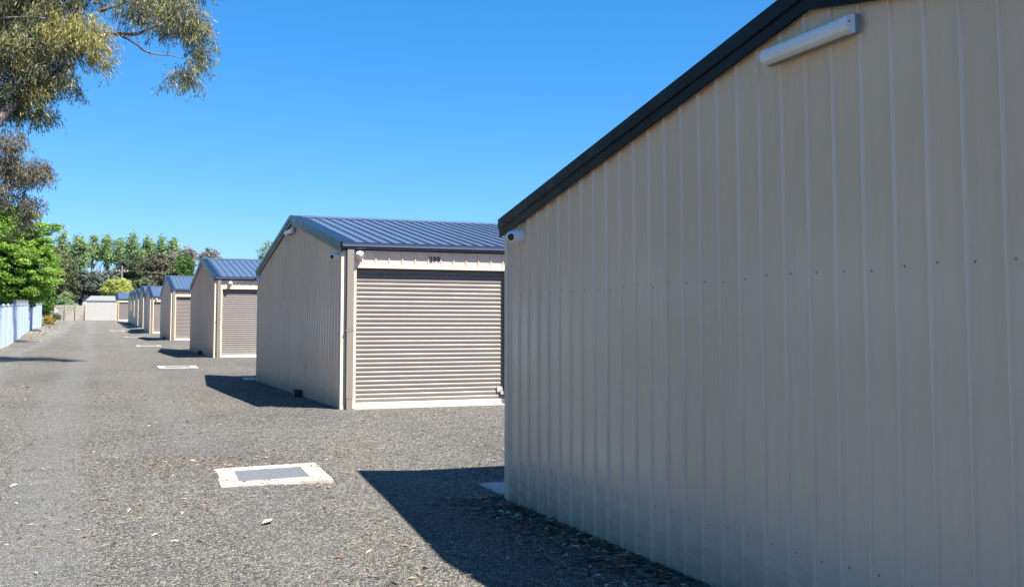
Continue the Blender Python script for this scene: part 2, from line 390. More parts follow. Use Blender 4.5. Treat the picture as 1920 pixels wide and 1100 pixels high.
def make_shed():
    root = empty('storage_shed', (0, 0, 0))
    gp = lambda u, o, z: (-o, u, z)
    ribs_g = [-0.002+0.2*k for k in range(0, 43)]
    edges = [-0.02] + [0.82+0.8*k for k in range(9)] + [D]
    for a, b in zip(edges[:-1], edges[1:]):
        q = clad('wall_panel', a, b, ribs_g, -0.04, pan_top, gp, M['wall'], root)
        screw_rows(a, b, [r-0.045 for r in ribs_g], (0.347, 1.735), gp, (-1, 0, 0), q)
    # far gable (other end)
    e = [-0.02] + [0.82+0.8*k for k in range(9)] + [D]
    for a, b in zip(e[:-1], e[1:]):
        clad('wall_panel', a, b, ribs_g, -0.04, pan_top, lambda u, o, z: (LEN+o, u, z), M['wall'], root)
    # rear wall
    ribs_r = [0.088+0.2*k for k in range(-1, 62)]
    for k in range(16):
        clad('wall_panel', 0.0+k*LEN/16, (k+1)*LEN/16, ribs_r, -0.04, 2.29, lambda u, o, z: (u, D+o, z), M['wall'], root)
    # front piers, headers, doors
    dw = 2.35
    for k in range(4):
        x0 = 0.2+3.0*k; x1 = x0+dw
        xl = 0.001 if k == 0 else x0-0.65
        clad('wall_panel', xl, x0-0.04, ribs_r, -0.04, 2.29, lambda u, o, z: (u, -o, z), M['wall'], root)
        for a, b in ((x0-0.04, x0+0.6), (x0+0.6, x0+1.4), (x0+1.4, x1+0.04)):
            clad('header_panel', a, b, ribs_r, 2.09, 2.29, lambda u, o, z: (u, -o, z), M['wall'], root)
        mb = MB(); mb.box(x0-0.04, x1+0.04, -0.022, 0.10, 2.035, 2.093)
        mb.build('door_head', M['trim'], root)
        for a in (x0-0.04, x1):
            mb = MB(); mb.box(a, a+0.04, -0.022, 0.10, -0.03, 2.033); mb.build('door_jamb', M['trim'], root)
        # roller curtain
        P = 0.0645; prof = [(0.085, 0.0)]; z = 0.085
        while z < 2.03:
            for dz, o in ((0.003, 0.0), (0.009, 0.009), (0.028, 0.0125), (0.045, 0.011), (0.0625, 0.001)):
                prof.append((z+dz, o))
            z += P
        z = prof[-1][0]
        mb = MB(); yb = 0.088
        n = len(prof)
        mb.v += [(x0+0.003, yb-o, zz) for zz, o in prof]+[(x1-0.003, yb-o, zz) for zz, o in prof]
        mb.v += [(x0+0.003, yb+0.012, zz) for zz, o in prof]+[(x1-0.003, yb+0.012, zz) for zz, o in prof]
        for i in range(n-1):
            mb.f += [(i, n+i, n+i+1, i+1), (2*n+i, 2*n+i+1, 3*n+i+1, 3*n+i)]
        mb.mi = [0]*len(mb.f)
        dr = mb.build('roller_door', M['door'], root)
        mb = MB(); mb.box(x0+0.003, x1-0.003, 0.068, 0.10, 0.012, 0.046); mb.box(x0+0.003, x1-0.003, 0.074, 0.098, 0.050, 0.086)
        mb.build('bottom_rail', M['rail'], dr)
        mb = MB(); mb.box(x0+1.12, x0+1.24, 0.052, 0.067, 0.03, 0.075); mb.tube([(x0+1.13, 0.05, 0.02), (x0+1.18, 0.035, 0.016), (x0+1.23, 0.05, 0.02)], 0.006, 6)
        mb.build('lift_handle', M['rail'], dr)
        mb = MB(); mb.box(x1-0.13, x1-0.045, 0.055, 0.072, 0.19, 0.27); mb.box(x1-0.075, x1-0.035, 0.035, 0.055, 0.15, 0.20)
        mb.tube([(x1-0.067, 0.045, 0.20), (x1-0.067, 0.045, 0.225), (x1-0.043, 0.045, 0.225), (x1-0.043, 0.045, 0.20)], 0.004, 6)
        mb.build('door_lock', M['padlock'], dr)
        mb = MB(); mb.box(x0-0.04, x1+0.04, -0.10, 0.10, -0.06, 0.010); mb.build('threshold', M['concrete'], root)
    clad('wall_panel', 11.55+0.04, LEN, ribs_r, -0.04, 2.29, lambda u, o, z: (u, -o, z), M['wall'], root)
    # corner flashings
    for (xa, ya, sx, sy) in ((0, 0, -1, -1), (0, D, -1, 1)):
        mb = MB()
        mb.box(min(xa, xa+sx*0.024), max(xa, xa+sx*0.024), ya-0.004 if sy < 0 else ya-0.045, ya+0.045 if sy < 0 else ya+0.004, -0.04, 2.27)
        yo = ya-0.026 if sy < 0 else ya+0.004
        mb.box(-0.024, 0.045, yo, yo+0.022, -0.04, 2.27)
        mb.build('corner_flashing', M['trim'], root)
    # roof sheets
    rp = 0.19
    def roof_piece(xa, xb, rear):
        pts = [(xa, 0)]
        k0 = math.ceil((xa-0.2)/rp)
        x = 0.2+k0*rp
        while x < xb-0.02:
            if x-0.022 > xa: pts += [(x-0.022, 0), (x-0.010, 0.026), (x+0.010, 0.026), (x+0.022, 0)]
            x += rp
        pts.append((xb, 0))
        def pl(u, o, yy): # yy distance from front eave line
            zz = 2.37 + SL*(yy+0.12) + o
            return (u, yy, zz) if not rear else (u, D-yy, zz)
        mb = MB(); n = len(pts); Yt = D/2-0.01
        mb.v += [pl(u, o, -0.12) for u, o in pts]+[pl(u, o, Yt) for u, o in pts]
        mb.v += [pl(u, -0.03, -0.12) for u, o in pts]+[pl(u, -0.03, Yt) for u, o in pts]
        for i in range(n-1):
            mb.f += [(i, i+1, n+i+1, n+i), (2*n+i, 3*n+i, 3*n+i+1, 2*n+i+1), (i, 2*n+i, 2*n+i+1, i+1), (n+i, n+i+1, 3*n+i+1, 3*n+i)]
        mb.f += [(0, n, 3*n, 2*n), (n-1, 3*n-1, 4*n-1, 2*n-1)]
        mb.mi = [0]*len(mb.f)
        mb.build('roof_sheet', M['roof'], root)
    xa = -0.03
    cuts = [-0.03]+[0.2+0.76*k-0.05 for k in range(1, 16)]+[LEN+0.03]
    for a, b in zip(cuts[:-1], cuts[1:]):
        roof_piece(a, b, False); roof_piece(a, b, True)
    # ridge capping
    zr = 2.37+SL*(D/2+0.12)+0.028
    mb = MB()
    prof = [(-0.17, -0.17*SL), (0, 0.006), (0.17, -0.17*SL), (0.17, -0.17*SL-0.006), (0.172, -0.17*SL-0.016), (0.165, -0.17*SL-0.006), (0, 0.0), (-0.165, -0.17*SL-0.006), (-0.172, -0.17*SL-0.016)]
    mb.extrude(prof, lambda p: (-0.052, D/2+p[0], zr+p[1]), lambda p: (LEN+0.05, D/2+p[0], zr+p[1]))
    mb.build('ridge_cap', M['roof'], root)
    # barge capping on both gables
    for xs_, sgn in ((0, -1), (LEN, 1)):
        for rear in (0, 1):
            mb = MB()
            ya, yb = -0.10, D/2
            prof = [(0.13, 0.030), (-0.058, 0.030), (-0.058, -0.055), (-0.046, -0.060), (-0.046, -0.125), (-0.034, -0.130), (-0.026, -0.124), (-0.040, -0.05), (-0.045, 0.022), (0.13, 0.022)]
            def pp(p, y):
                zz = 2.37+SL*(y+0.12)+p[1]
                return (xs_-sgn*p[0]*1.0 if sgn == 1 else xs_+p[0], y if not rear else D-y, zz)
            mb.extrude(prof, lambda p: pp(p, ya), lambda p: pp(p, yb))
            bg_ = mb.build('barge_cap', M['barge'], root)
    # gutters front and rear
    for rear in (0, 1):
        mb = MB()
        prof = [(-0.006, 2.40), (-0.006, 2.315), (-0.085, 2.300), (-0.105, 2.318), (-0.105, 2.352), (-0.122, 2.362), (-0.122, 2.385), (-0.128, 2.396), (-0.118, 2.400), (-0.112, 2.390), (-0.112, 2.372), (-0.098, 2.350), (-0.098, 2.325), (-0.012, 2.325), (-0.012, 2.40)]
        f = lambda x: (lambda p: (x, p[0] if not rear else D-p[0], p[1]))
        mb.extrude(prof, f(-0.035), f(LEN+0.03))
        mb.build('gutter', M['gutter'], root)
        for x in (-0.035, LEN+0.028):
            mb = MB()
            pr = [(-0.006, 2.40), (-0.006, 2.315), (-0.085, 2.300), (-0.105, 2.318), (-0.105, 2.352), (-0.122, 2.362), (-0.125, 2.398)]
            mb.extrude(pr, f(x-0.003), f(x))
            mb.build('gutter_end', M['barge'], root)
    # downpipe at the front corner
    mb = MB(); bx = 0.052
    mb.box(bx, bx+0.098, -0.088, -0.028, 0.17, 2.305)
    dp = mb.build('downpipe', M['pipe'], root)
    mb = MB(); mb.box(bx-0.012, bx+0.110, -0.092, -0.024, 1.115, 1.14); mb.box(bx-0.004, bx+0.102, -0.090, -0.026, 1.155, 1.163); mb.build('pipe_strap', M['pipe'], dp)
    mb = MB(); mb.box(bx+0.006, bx+0.092, -0.085, -0.031, -0.05, 0.17); mb.box(bx-0.001, bx+0.099, -0.089, -0.027, 0.155, 0.185); mb.build('pipe_shoe', M['pipe'], dp)
    # slab under it all, seen only as a dark line
    mb = MB(); mb.box(0.04, LEN-0.04, 0.12, D-0.05, -0.3, 0.01); mb.build('floor_slab', M['concrete'], root)
    return root

shed0 = make_shed()
SLAB = [
 ('long cream steel shed nearest on the right, its ribbed gable wall filling the frame', 1),
 ('cream steel shed with the number 299 over its brown roller door', 1),
 ('cream shed with dark blue roof directly behind the one numbered 299', 1),
 ('fourth cream shed along the row, with roller door edged in white', 1),
 ('fifth cream shed along the row, a narrow slice of roller door showing', 1),
 ('sixth cream shed along the row, only corner, roof end and white jambs showing', 1),
 ('seventh cream shed along the row, a thin slice with blue roof end', 1),
 ('eighth cream shed along the row, a very thin slice of blue roof and wall', 1),
 ('ninth cream shed, last and smallest slice before the building at the end', 1),
]
sheds = []
for i, (yf, base) in enumerate(SH):
    o = shed0 if i == 0 else copy_tree(shed0)
    o.location = (W, yf, base); tag(o, SLAB[i][0], 'shed', 'cream steel storage sheds with blue roofs in a row'); sheds.append(o)
o = copy_tree(shed0); o.location = (2.22, 122.0, 2.08)
tag(o, 'cream shed with brown roller door at the far end, beside the white shed', 'shed', 'cream steel storage sheds with blue roofs in a row')
sheds.append(o)

# number 299 on the second shed
cu = bpy.data.curves.new('number', 'FONT'); cu.body = '299'; cu.size = 0.135; cu.extrude = 0.0015; cu.space_character = 1.12; cu.resolution_u = 4; cu.offset = 0.0045
tmp = bpy.data.objects.new('tmp', cu); C.objects.link(tmp); bpy.context.view_layer.update()
me = bpy.data.meshes.new_from_object(tmp); bpy.data.objects.remove(tmp)
co = np.empty(len(me.vertices)*3); me.vertices.foreach_get('co', co); co = co.reshape(-1, 3)
co[:, 0] = (co[:, 0]-co[:, 0].min())/(co[:, 0].max()-co[:, 0].min())*0.172
co[:, 1] = (co[:, 1]-co[:, 1].min())/(co[:, 1].max()-co[:, 1].min())*0.094
v = np.stack([co[:, 0], co[:, 2]*1.0, co[:, 1]], 1); me.vertices.foreach_set('co', v.ravel()); me.update()
me.materials.append(M['ink'])
no = bpy.data.objects.new('number_sign', me); C.objects.link(no); no.parent = sheds[1]; no.location = (4.608-W, -0.004, 2.132)
no['label'] = 'dark digits 299 stuck on the cream header above the door'

# ------------------------------------------------------------------ wall lights
def make_light():
    r = empty('wall_light', (0, 0, 0))
    mb = MB()
    prof = [(0.0, -0.044), (-0.03, -0.044), (-0.03, 0.044), (0.0, 0.044)]
    mb.extrude(prof, lambda p: (p[0], -0.345, p[1]), lambda p: (p[0], 0.345, p[1])); mb.build('base', M['fit_base'], r)
    mb = MB()
    prof = [(-0.029, -0.041), (-0.055, -0.040), (-0.074, -0.032), (-0.083, -0.014), (-0.083, 0.012), (-0.074, 0.030), (-0.055, 0.038), (-0.029, 0.041)]
    mb.extrude(prof, lambda p: (p[0], -0.285, p[1]), lambda p: (p[0], 0.335, p[1])); mb.build('diffuser', M['diffuser'], r)
    mb = MB()
    for ya, yb in ((-0.338, -0.287),):
        pr = [(a*1.04+0.002, b*1.06) for a, b in prof]
        mb.extrude(pr, lambda p: (p[0], ya, p[1]), lambda p: (p[0], yb, p[1]))
    mb.build('end_cap', M['cam_white'], r)
    mb = MB(); lathe(mb, [(0, 0.006), (0.003, 0.006)], (-0.066, -0.342, 0.005), (0, 1, 0), 8); mb.build('cap_screw', M['screw'], r)
    return r
L0 = make_light()
lightlab = ['white batten light fixed under the apex of the nearest shed gable', 'small white batten light under the apex of the shed numbered 299']
for i in range(2):
    o = L0 if i == 0 else copy_tree(L0)
    o.location = (W-0.002-0.0175, SH[i][0]+4.11, SH[i][1]+(2.885 if i == 0 else 2.90))
    tag(o, lightlab[i], 'light', 'batten lights on the shed gables')

# ------------------------------------------------------------------ turret cameras
def make_turret(look):
    r = empty('security_camera', (0, 0, 0))
    mb = MB(); lathe(mb, [(0, 0.062), (0.035, 0.062), (0.037, 0.059), (0.040, 0.059), (0.042, 0.062), (0.060, 0.061), (0.066, 0.056)], (0, 0, 0), (-1, 0, 0), 28); mb.build('mount', M['cam_white'], r, smooth=False)
    mb = MB(); lathe(mb, [(0.064, 0.053), (0.080, 0.055), (0.092, 0.052), (0.098, 0.046)], (0, 0, 0), (-1, 0, 0), 28); mb.build('collar', M['cam_white'], r)
    d = Vector(look).normalized(); c = Vector((-0.098, 0, 0)); rb = 0.046
    mb = MB(); pr = []
    for k in range(13):
        a = math.pi - k/12*(math.pi-0.62); pr.append((rb*math.cos(a), max(rb*math.sin(a), 0.001)))
    lathe(mb, pr, c, d, 24); mb.build('ball', M['cam_white'], r, smooth=True)
    mb = MB(); lathe(mb, [(rb*0.80, 0.0285), (rb*0.86, 0.0285), (rb*0.93, 0.020), (rb*0.96, 0.004)], c, d, 20); mb.build('lens', M['lens'], r)
    return r
T = make_turret((-0.45, -0.85, -0.22))
def turret(proto, loc, rz, label, first=False):
    o = proto if first else copy_tree(proto); o.location = loc; o.rotation_euler = (0, 0, rz)
    tag(o, label, 'camera', 'white turret security cameras on the sheds'); return o
turret(T, (W-0.001, 7.93, 2.222), 0, 'white turret camera under the eave of the nearest shed gable', True)
turret(T, (W-0.001, SH[1][0]+0.22, SH[1][1]+2.205), 0, 'white turret camera on the gable of shed 299 beside its front corner')
turret(T, (W-0.001, SH[1][0]+8.0, SH[1][1]+2.20), 0, 'white turret camera at the rear eave of the gable of shed 299')
turret(T, (W+0.235, SH[1][0]-0.02, SH[1][1]+2.215), R(90), 'white turret camera over the roller door of shed 299 beside the downpipe')
turret(T, (W+0.42, SH[2][0]-0.02, SH[2][1]+2.20), R(90), 'white turret camera over the door of the shed behind 299')
turret(T, (W-0.001, SH[2][0]+8.0, SH[2][1]+2.20), 0, 'white turret camera at the rear eave of the third shed')
turret(T, (W+1.05, SH[3][0]-0.02, SH[3][1]+2.20), R(90), 'white turret camera over the door of the fourth shed')
turret(T, (W+0.35, SH[4][0]-0.02, SH[4][1]+2.20), R(90), 'tiny white turret camera over the door of the fifth shed')

# ------------------------------------------------------------------ drain pits
def make_pit():
    r = empty('drain_pit', (0, 0, 0))
    mb = MB(); hx, hy, ix, iy = 0.475, 0.54, 0.305, 0.30
    z0, z1 = -0.3, 0.0
    jit = lambda: rnd.uniform(-0.006, 0.006)
    for a in ((-hx, hx, -hy, -iy), (-hx, hx, iy, hy), (-hx, -ix, -iy, iy), (ix, hx, -iy, iy)):
        mb.box(a[0], a[1], a[2], a[3], z0, z1)
    mb.build('surround', M['concrete'], r)
    mb = MB(); mb.box(-ix, ix, -iy, iy, -0.3, -0.2); mb.build('pit_floor', M['dark'], r)
    fr = MB()
    for a in ((-ix, ix, -iy, -iy+0.008), (-ix, ix, iy-0.008, iy), (-ix, -ix+0.008, -iy+0.008, iy-0.008), (ix-0.008, ix, -iy+0.008, iy-0.008)):
        fr.box(a[0], a[1], a[2], a[3], -0.04, 0.004)
    gr = fr.build('grate', M['steel'], r)
    mb = MB()
    for k in range(8):
        y = -iy+0.04+k*(2*iy-0.08)/7
        mb.box(-ix+0.008, ix-0.008, y-0.021, y+0.021, -0.03, 0.003)
    b = mb.build('grate_bars', M['steel'], gr); b['kind'] = 'stuff'
    mb = MB()
    for k in range(1, 7):
        x = -ix+k*2*ix/7; mb.box(x-0.004, x+0.004, -iy+0.008, iy-0.008, -0.018, -0.0005)
    b = mb.build('cross_rods', M['steel'], gr); b['kind'] = 'stuff'
    return r
P0 = make_pit()
pits = [(1.53, 9.66, 'nearest concrete drain pit with steel grate, out in the sunlit gravel'),
        (2.0, 27.9, 'concrete drain pit in the gravel left of the shed 299 shadow'),
        (2.05, 44.6, 'third drain pit, a pale bar beside the shadow of the third shed'),
        (2.0, 61.0, 'fourth drain pit, a thin pale line beside the fourth shed shadow'),
        (1.5, 78.5, 'farthest drain pit, a short pale line left of the fifth shed')]
for i, (x, y, lab) in enumerate(pits):
    o = P0 if i == 0 else copy_tree(P0)
    zz = max(gz(x-.45, y-.5), gz(x+.45, y-.5), gz(x-.45, y+.5), gz(x+.45, y+.5), gz(x, y))
    sl_ = (gz(x, y+.5)-gz(x, y-.5))
    o.location = (x, y, gz(x, y)+0.012); o.rotation_euler = (math.atan(sl_), -0.02 if i == 0 else 0, R(-2.5) if i == 0 else 0)
    tag(o, lab, 'drain', 'concrete drain pits along the drive')
# concrete pads behind shed ends
def pad(x0, x1, y0, y1, lab):
    mb = MB(); z = gz(x0+0.3, (y0+y1)/2)+0.014
    mb.box(x0, x1, y0, y1, z-0.2, z)
    mb2 = MB()
    r = mb.build('concrete_pad', M['concrete'])
    for k in range(6): mb2.box(x0+0.28+k*0.05, x0+0.31+k*0.05, y0+0.50, y0+0.53, z-0.01, z+0.003)
    mb2.build('slots', M['dark'], r)
    tag(r, lab, 'slab', 'concrete pads behind the shed gables')
pad(3.33, 4.6, 8.45, 9.22, 'shaded concrete pad at the rear corner of the nearest shed')
pad(3.10, 4.5, 23.3, 24.1, 'shaded concrete pad at the rear corner of shed 299')

# bait stations
def make_bait():
    mb = MB()
    prof = [(-0.13, 0), (-0.13, 0.09), (-0.10, 0.115), (0.10, 0.115), (0.13, 0.09), (0.13, 0)]
    mb.extrude(prof, lambda p: (-0.15, p[0], p[1]), lambda p: (-0.03, p[0], p[1]))
    r = mb.build('bait_station', M['black'])
    mb = MB(); lathe(mb, [(0, 0.016), (0.003, 0.016)], (-0.153, 0.0, 0.06), (1, 0, 0), 10); mb.build('entry_hole', M['padlock'], r)
    return r
b0 = make_bait()
for i, (yy, lab) in enumerate([(SH[1][0]+3.0, 'black bait station box against the gable wall of shed 299'), (SH[2][0]+3.6, 'black bait station box against the third shed gable wall'), (SH[3][0]+3.8, 'black bait station box against the fourth shed gable wall')]):
    o = b0 if i == 0 else copy_tree(b0)
    o.location = (W, yy, gz(W-0.1, yy)); tag(o, lab, 'bait box', 'bait stations by the shed walls')

# ------------------------------------------------------------------ numpy mesh builder for many small faces
def quads(name, P, A, B, val, mat, parent=None, fold=0.0, tri=False):
    """P centres, A half long axis, B half short axis; rhombic leaf of 2 triangles"""
    n = len(P)
    nrm = np.cross(A, B); nrm /= (np.linalg.norm(nrm, axis=1, keepdims=True)+1e-9)
    ln = np.linalg.norm(B, axis=1, keepdims=True)
    v = np.stack([P-A, P-A*0.1+B+nrm*ln*fold, P+A, P-A*0.1-B+nrm*ln*fold], 1).reshape(-1, 3)
    me = bpy.data.meshes.new(name)
    me.vertices.add(4*n); me.vertices.foreach_set('co', v.astype(np.float32).ravel())
    me.loops.add(4*n); me.loops.foreach_set('vertex_index', np.arange(4*n, dtype=np.int32))
    me.polygons.add(n); me.polygons.foreach_set('loop_start', np.arange(0, 4*n, 4, dtype=np.int32))
    try: me.polygons.foreach_set('loop_total', np.full(n, 4, dtype=np.int32))
    except Exception: pass
    me.update(calc_edges=True)
    a = me.attributes.new('v', 'FLOAT', 'POINT'); a.data.foreach_set('value', np.repeat(val, 4).astype(np.float32))
    me.materials.append(mat)
    o = bpy.data.objects.new(name, me); C.objects.link(o)
    if parent: o.parent = parent
    return o
def unit(n):
    v = rng.normal(size=(n, 3)); return v/np.linalg.norm(v, axis=1, keepdims=True)

def crown_points(blobs, nclump, nleaf, rc, shell=0.55, flat=0.8):
    """blobs: (x,y,z,rx,ry,rz); returns leaf centres, clump value, outward dir"""
    bl = np.array(blobs, float); vol = bl[:, 3]*bl[:, 4]*bl[:, 5]; vol = vol**0.75; pr = vol/vol.sum()
    k = rng.choice(len(bl), nclump, p=pr); d = unit(nclump); r = shell+(1-shell)*rng.random(nclump)**0.5
    cc = bl[k, :3]+d*bl[k, 3:]*r[:, None]
    cs = rc*(0.55+0.9*rng.random(nclump)); cv = rng.random(nclump)
    kk = rng.integers(0, nclump, nleaf)
    off = unit(nleaf)*(rng.random(nleaf)**0.5)[:, None]; off[:, 2] *= flat
    P = cc[kk]+off*cs[kk][:, None]
    return P, cv[kk], off, cc

def leafy(name, blobs, nclump, nleaf, rc, size, mat, parent, shell=0.55, flat=0.7, asp=0.55, up=0.5):
    P, cv, off, cc = crown_points(blobs, nclump, nleaf, rc, shell, flat)
    nrm = unit(nleaf)*0.9+off*0.5; nrm[:, 2] += up; nrm /= np.linalg.norm(nrm, axis=1, keepdims=True)
    t = unit(nleaf); A = np.cross(nrm, t); A /= np.linalg.norm(A, axis=1, keepdims=True); B = np.cross(nrm, A)
    s = size*(0.6+0.8*rng.random(nleaf))
    val = np.clip(0.55*cv+0.45*rng.random(nleaf), 0, 1)
    o = quads(name, P, A*s[:, None]*0.5, B*s[:, None]*0.5*asp, val, mat, parent, fold=0.3)
    return o, cc

def limb(mb, a, b, r0, r1, bend=0.15, n=6, k=7):
    a = Vector(a); b = Vector(b); L = (b-a).length
    mid = Vector((rnd.uniform(-1, 1), rnd.uniform(-1, 1), rnd.uniform(-.3, 1)))*L*bend
    pts = []; rs = []
    for i in range(n+1):
        t = i/n; p = a.lerp(b, t)+mid*4*t*(1-t)*0.5 + Vector((rnd.uniform(-1, 1), rnd.uniform(-1, 1), rnd.uniform(-1, 1)))*L*0.012
        pts.append(p); rs.append(r0*(1-t)+r1*t)
    mb.tube(pts, rs, k); return pts

# point on a vertical plane at distance Y seen along the direction of a photo pixel (only used to size far trees)
cw, sw, cp, sp = math.cos(YAW), math.sin(YAW), math.cos(PITCH), math.sin(PITCH)
def at(px, py, Y):
    x = (px-960)/FPX; y = -(py-480.82)/FPX
    fx, fy, fz = sw*cp, cw*cp, sp; rx, ry = cw, -sw; ux, uy, uz = -sw*sp, -cw*sp, cp
    d = Vector((fx+x*rx+y*ux, fy+x*ry+y*uy, fz+y*uz)); k = Y/d.y
    return Vector((d.x*k, Y, CAM_H+d.z*k))
def blob(px, py, Y, rpx, rpy, depth=None):
    c = at(px, py, Y); e = at(px+rpx, py, Y); t = at(px, py-rpy, Y)
    rx = abs(e.x-c.x); rz = abs(t.z-c.z)
    return (c.x, c.y, c.z, rx, depth if depth else (rx+rz)/2, rz)

# ------------------------------------------------------------------ gum trees
def weeping(name, lobes, ntwig, nleaf, mat, parent, L=0.15, wdt=0.02, gold=None):
    bl = np.array(lobes, float); vol = (bl[:, 3]*bl[:, 4]*bl[:, 5])**0.8; pr = vol/vol.sum()
    k = rng.choice(len(bl), ntwig, p=pr); d = unit(ntwig); r = rng.random(ntwig)**0.42
    tw = bl[k, :3]+d*bl[k, 3:]*r[:, None]; cv = rng.random(ntwig)*0.75
    if gold is not None:
        gd = np.array(gold); 
        for g_ in gd:
            dist = np.linalg.norm((tw-g_[:3])/g_[3], axis=1); cv = np.where(dist < 1, 0.6+0.35*rng.random(ntwig), cv)
    tl = 0.25+0.35*rng.random(ntwig)
    dirx = unit(ntwig); dirx[:, 2] = -0.55-0.8*rng.random(ntwig); dirx /= np.linalg.norm(dirx, axis=1, keepdims=True)
    kk = rng.integers(0, ntwig, nleaf); t = rng.random(nleaf)
    P = tw[kk]+dirx[kk]*(t*tl[kk])[:, None]+rng.normal(size=(nleaf, 3))*0.05
    A = rng.normal(size=(nleaf, 3))*0.45+dirx[kk]*0.5; A[:, 2] -= 0.55; A /= np.linalg.norm(A, axis=1, keepdims=True)
    q = unit(nleaf); B = np.cross(A, q); B /= np.linalg.norm(B, axis=1, keepdims=True)
    s = L*(0.6+0.8*rng.random(nleaf))
    P = P+A*s[:, None]*0.5
    val = np.clip(cv[kk]+0.25*rng.random(nleaf), 0, 0.97); val = np.where(rng.random(nleaf) < 0.02, 1.0, val)
    o = quads(name, P, A*s[:, None]*0.5, B*(wdt*0.5*(0.7+0.6*rng.random(nleaf)))[:, None], val, mat, parent, fold=0.2)
    return o, tw

def make_gum():
    Y = 27.0
    base = (-5.2, 25.5, gz(-5.2, 25.5)-0.1)
    r = empty('gum_tree', base)
    off = Vector(base)
    def b(px, py, rpx, rpy, dy=0, dp=None): return blob(px, py, Y+dy, rpx, rpy, dp)
    lobes = [b(330, 20, 62, 45, 0.3, 0.8), b(372, 60, 30, 38, 0.2, 0.55), b(255, 5, 52, 32, -0.2, 0.6), b(350, 135, 30, 20, 0.2, 0.4), b(320, 150, 12, 10, 0, 0.3),
             b(375, 105, 14, 28, 0.1, 0.35), b(300, -60, 110, 50, 0.6, 1.1),
             b(165, 60, 46, 42, -0.6, 0.8), b(100, 60, 70, 62, -0.3, 1.0), b(40, 90, 65, 60, 0.1, 1.1), b(90, 130, 58, 40, -0.2, 0.9), b(190, 105, 20, 22, -0.4, 0.5),
             b(45, 165, 48, 34, 0, 0.8), b(70, 205, 28, 22, 0.2, 0.5), b(20, 190, 40, 30, 0.4, 0.6), b(138, 165, 16, 14, 0.3, 0.35), b(-60, 80, 70, 90, 0.5, 1.4), b(-30, 0, 120, 60, 0.8, 1.6), b(100, -40, 110, 50, 0.3, 1.4), b(150, -130, 190, 60, 1, 2.0)]
    gold = [(*at(165, 45, Y-0.9)[:], 0.55), (*at(185, 100, Y-0.6)[:], 0.35), (*at(110, 40, Y-1.0)[:], 0.4), (*at(65, 165, Y-0.5)[:], 0.25)]
    loc = [(l[0]-off.x, l[1]-off.y, l[2]-off.z, l[3], l[4], l[5]) for l in lobes]
    gl = [(g_[0]-off.x, g_[1]-off.y, g_[2]-off.z, g_[3]) for g_ in gold]
    c, tw = weeping('crown', loc, 6000, 120000, M['gum'], r, 0.14, 0.020, gl)
    mb = MB()
    A = lambda px, py, dy=0: at(px, py, Y+dy)-off
    fork = Vector((0.5, 0.6, 4.6))
    limb(mb, (0, 0, 0), fork, 0.42, 0.33, 0.04, 6, 12)
    mb.build('trunk', M['gumbark'], r, smooth=True)
    f2 = A(-60, 290, -0.6)
    mb = MB(); limb(mb, fork, f2, 0.30, 0.22, 0.03); mb.build('branch', M['gumbark'], r, smooth=True)
    mb = MB(); limb(mb, f2, A(35, 185, -0.2), 0.17, 0.11, 0.03); mb.build('branch', M['gumbark'], r, smooth=True)
    mb = MB(); limb(mb, A(35, 185, -0.2), A(110, 90), 0.11, 0.07, 0.05); mb.build('branch', M['gumbark'], r, smooth=True)
    mb = MB(); limb(mb, A(110, 90), A(150, 20, 0.1), 0.06, 0.045, 0.05); mb.build('branch', M['gumbark'], r, smooth=True)
    mb = MB(); mb.tube([A(110, 90), A(160, 70), A(207, 63), A(235, 64), A(258, 64), A(275, 57), A(290, 48), A(305, 44), A(330, 25)], [0.08, 0.07, 0.055, 0.05, 0.046, 0.04, 0.034, 0.026, 0.015], 8); mb.build('branch', M['gumbark'], r, smooth=True)
    mb = MB(); mb.tube([A(222, 65), A(240, 74), A(258, 85), A(268, 94), A(280, 99), A(298, 103), A(318, 104), A(345, 110)], [0.03, 0.028, 0.026, 0.028, 0.022, 0.018, 0.013, 0.008], 7); mb.build('branch', M['gumbark'], r, smooth=True)
    mb = MB(); mb.tube([A(278, 99), A(288, 111), A(302, 119), A(315, 128)], [0.010, 0.008, 0.006, 0.004], 5); mb.build('branch', M['gumbark'], r, smooth=True)
    mb = MB(); mb.tube([A(290, 50), A(312, 58), A(335, 72), A(358, 84)], [0.012, 0.01, 0.008, 0.005], 5); mb.build('branch', M['gumbark'], r, smooth=True)
    mb = MB(); mb.tube([A(185, 22), A(200, 16), A(222, 10), A(255, -8)], [0.05, 0.045, 0.04, 0.02], 7); mb.build('branch', M['gumbark'], r, smooth=True)
    mb = MB(); limb(mb, A(-20, 95), A(60, 92, -0.8), 0.05, 0.02, 0.06); mb.build('branch', M['gumbark'], r, smooth=True)
    mb = MB(); limb(mb, A(-20, 40), A(85, 35, -0.9), 0.06, 0.02, 0.08); mb.build('branch', M['gumbark'], r, smooth=True)
    mb = MB(); limb(mb, A(80, 170), A(135, 152, 0.1), 0.04, 0.02, 0.04); mb.build('branch', M['gumbark'], r, smooth=True)
    mb = MB(); limb(mb, f2, A(-40, 30, 0.4), 0.18, 0.08, 0.05); mb.build('branch', M['gumbark'], r, smooth=True)
    mb = MB(); limb(mb, A(110, 90), A(200, -90, 0.4), 0.07, 0.03, 0.06); mb.build('branch', M['gumbark'], r, smooth=True)
    # fine twigs to leaf sprays
    mb = MB()
    for i in rng.choice(len(tw), 160, replace=False):
        p = Vector(tw[i]); q = p+Vector((rnd.uniform(-.5, .1), rnd.uniform(-.4, .4), rnd.uniform(-.35, .25)))
        mb.tube([q, (p+q)/2+Vector((0, 0, 0.04)), p], [0.008, 0.006, 0.003], 4)
    s_ = mb.build('twigs', M['gumbark'], r, smooth=True); s_['kind'] = 'stuff'
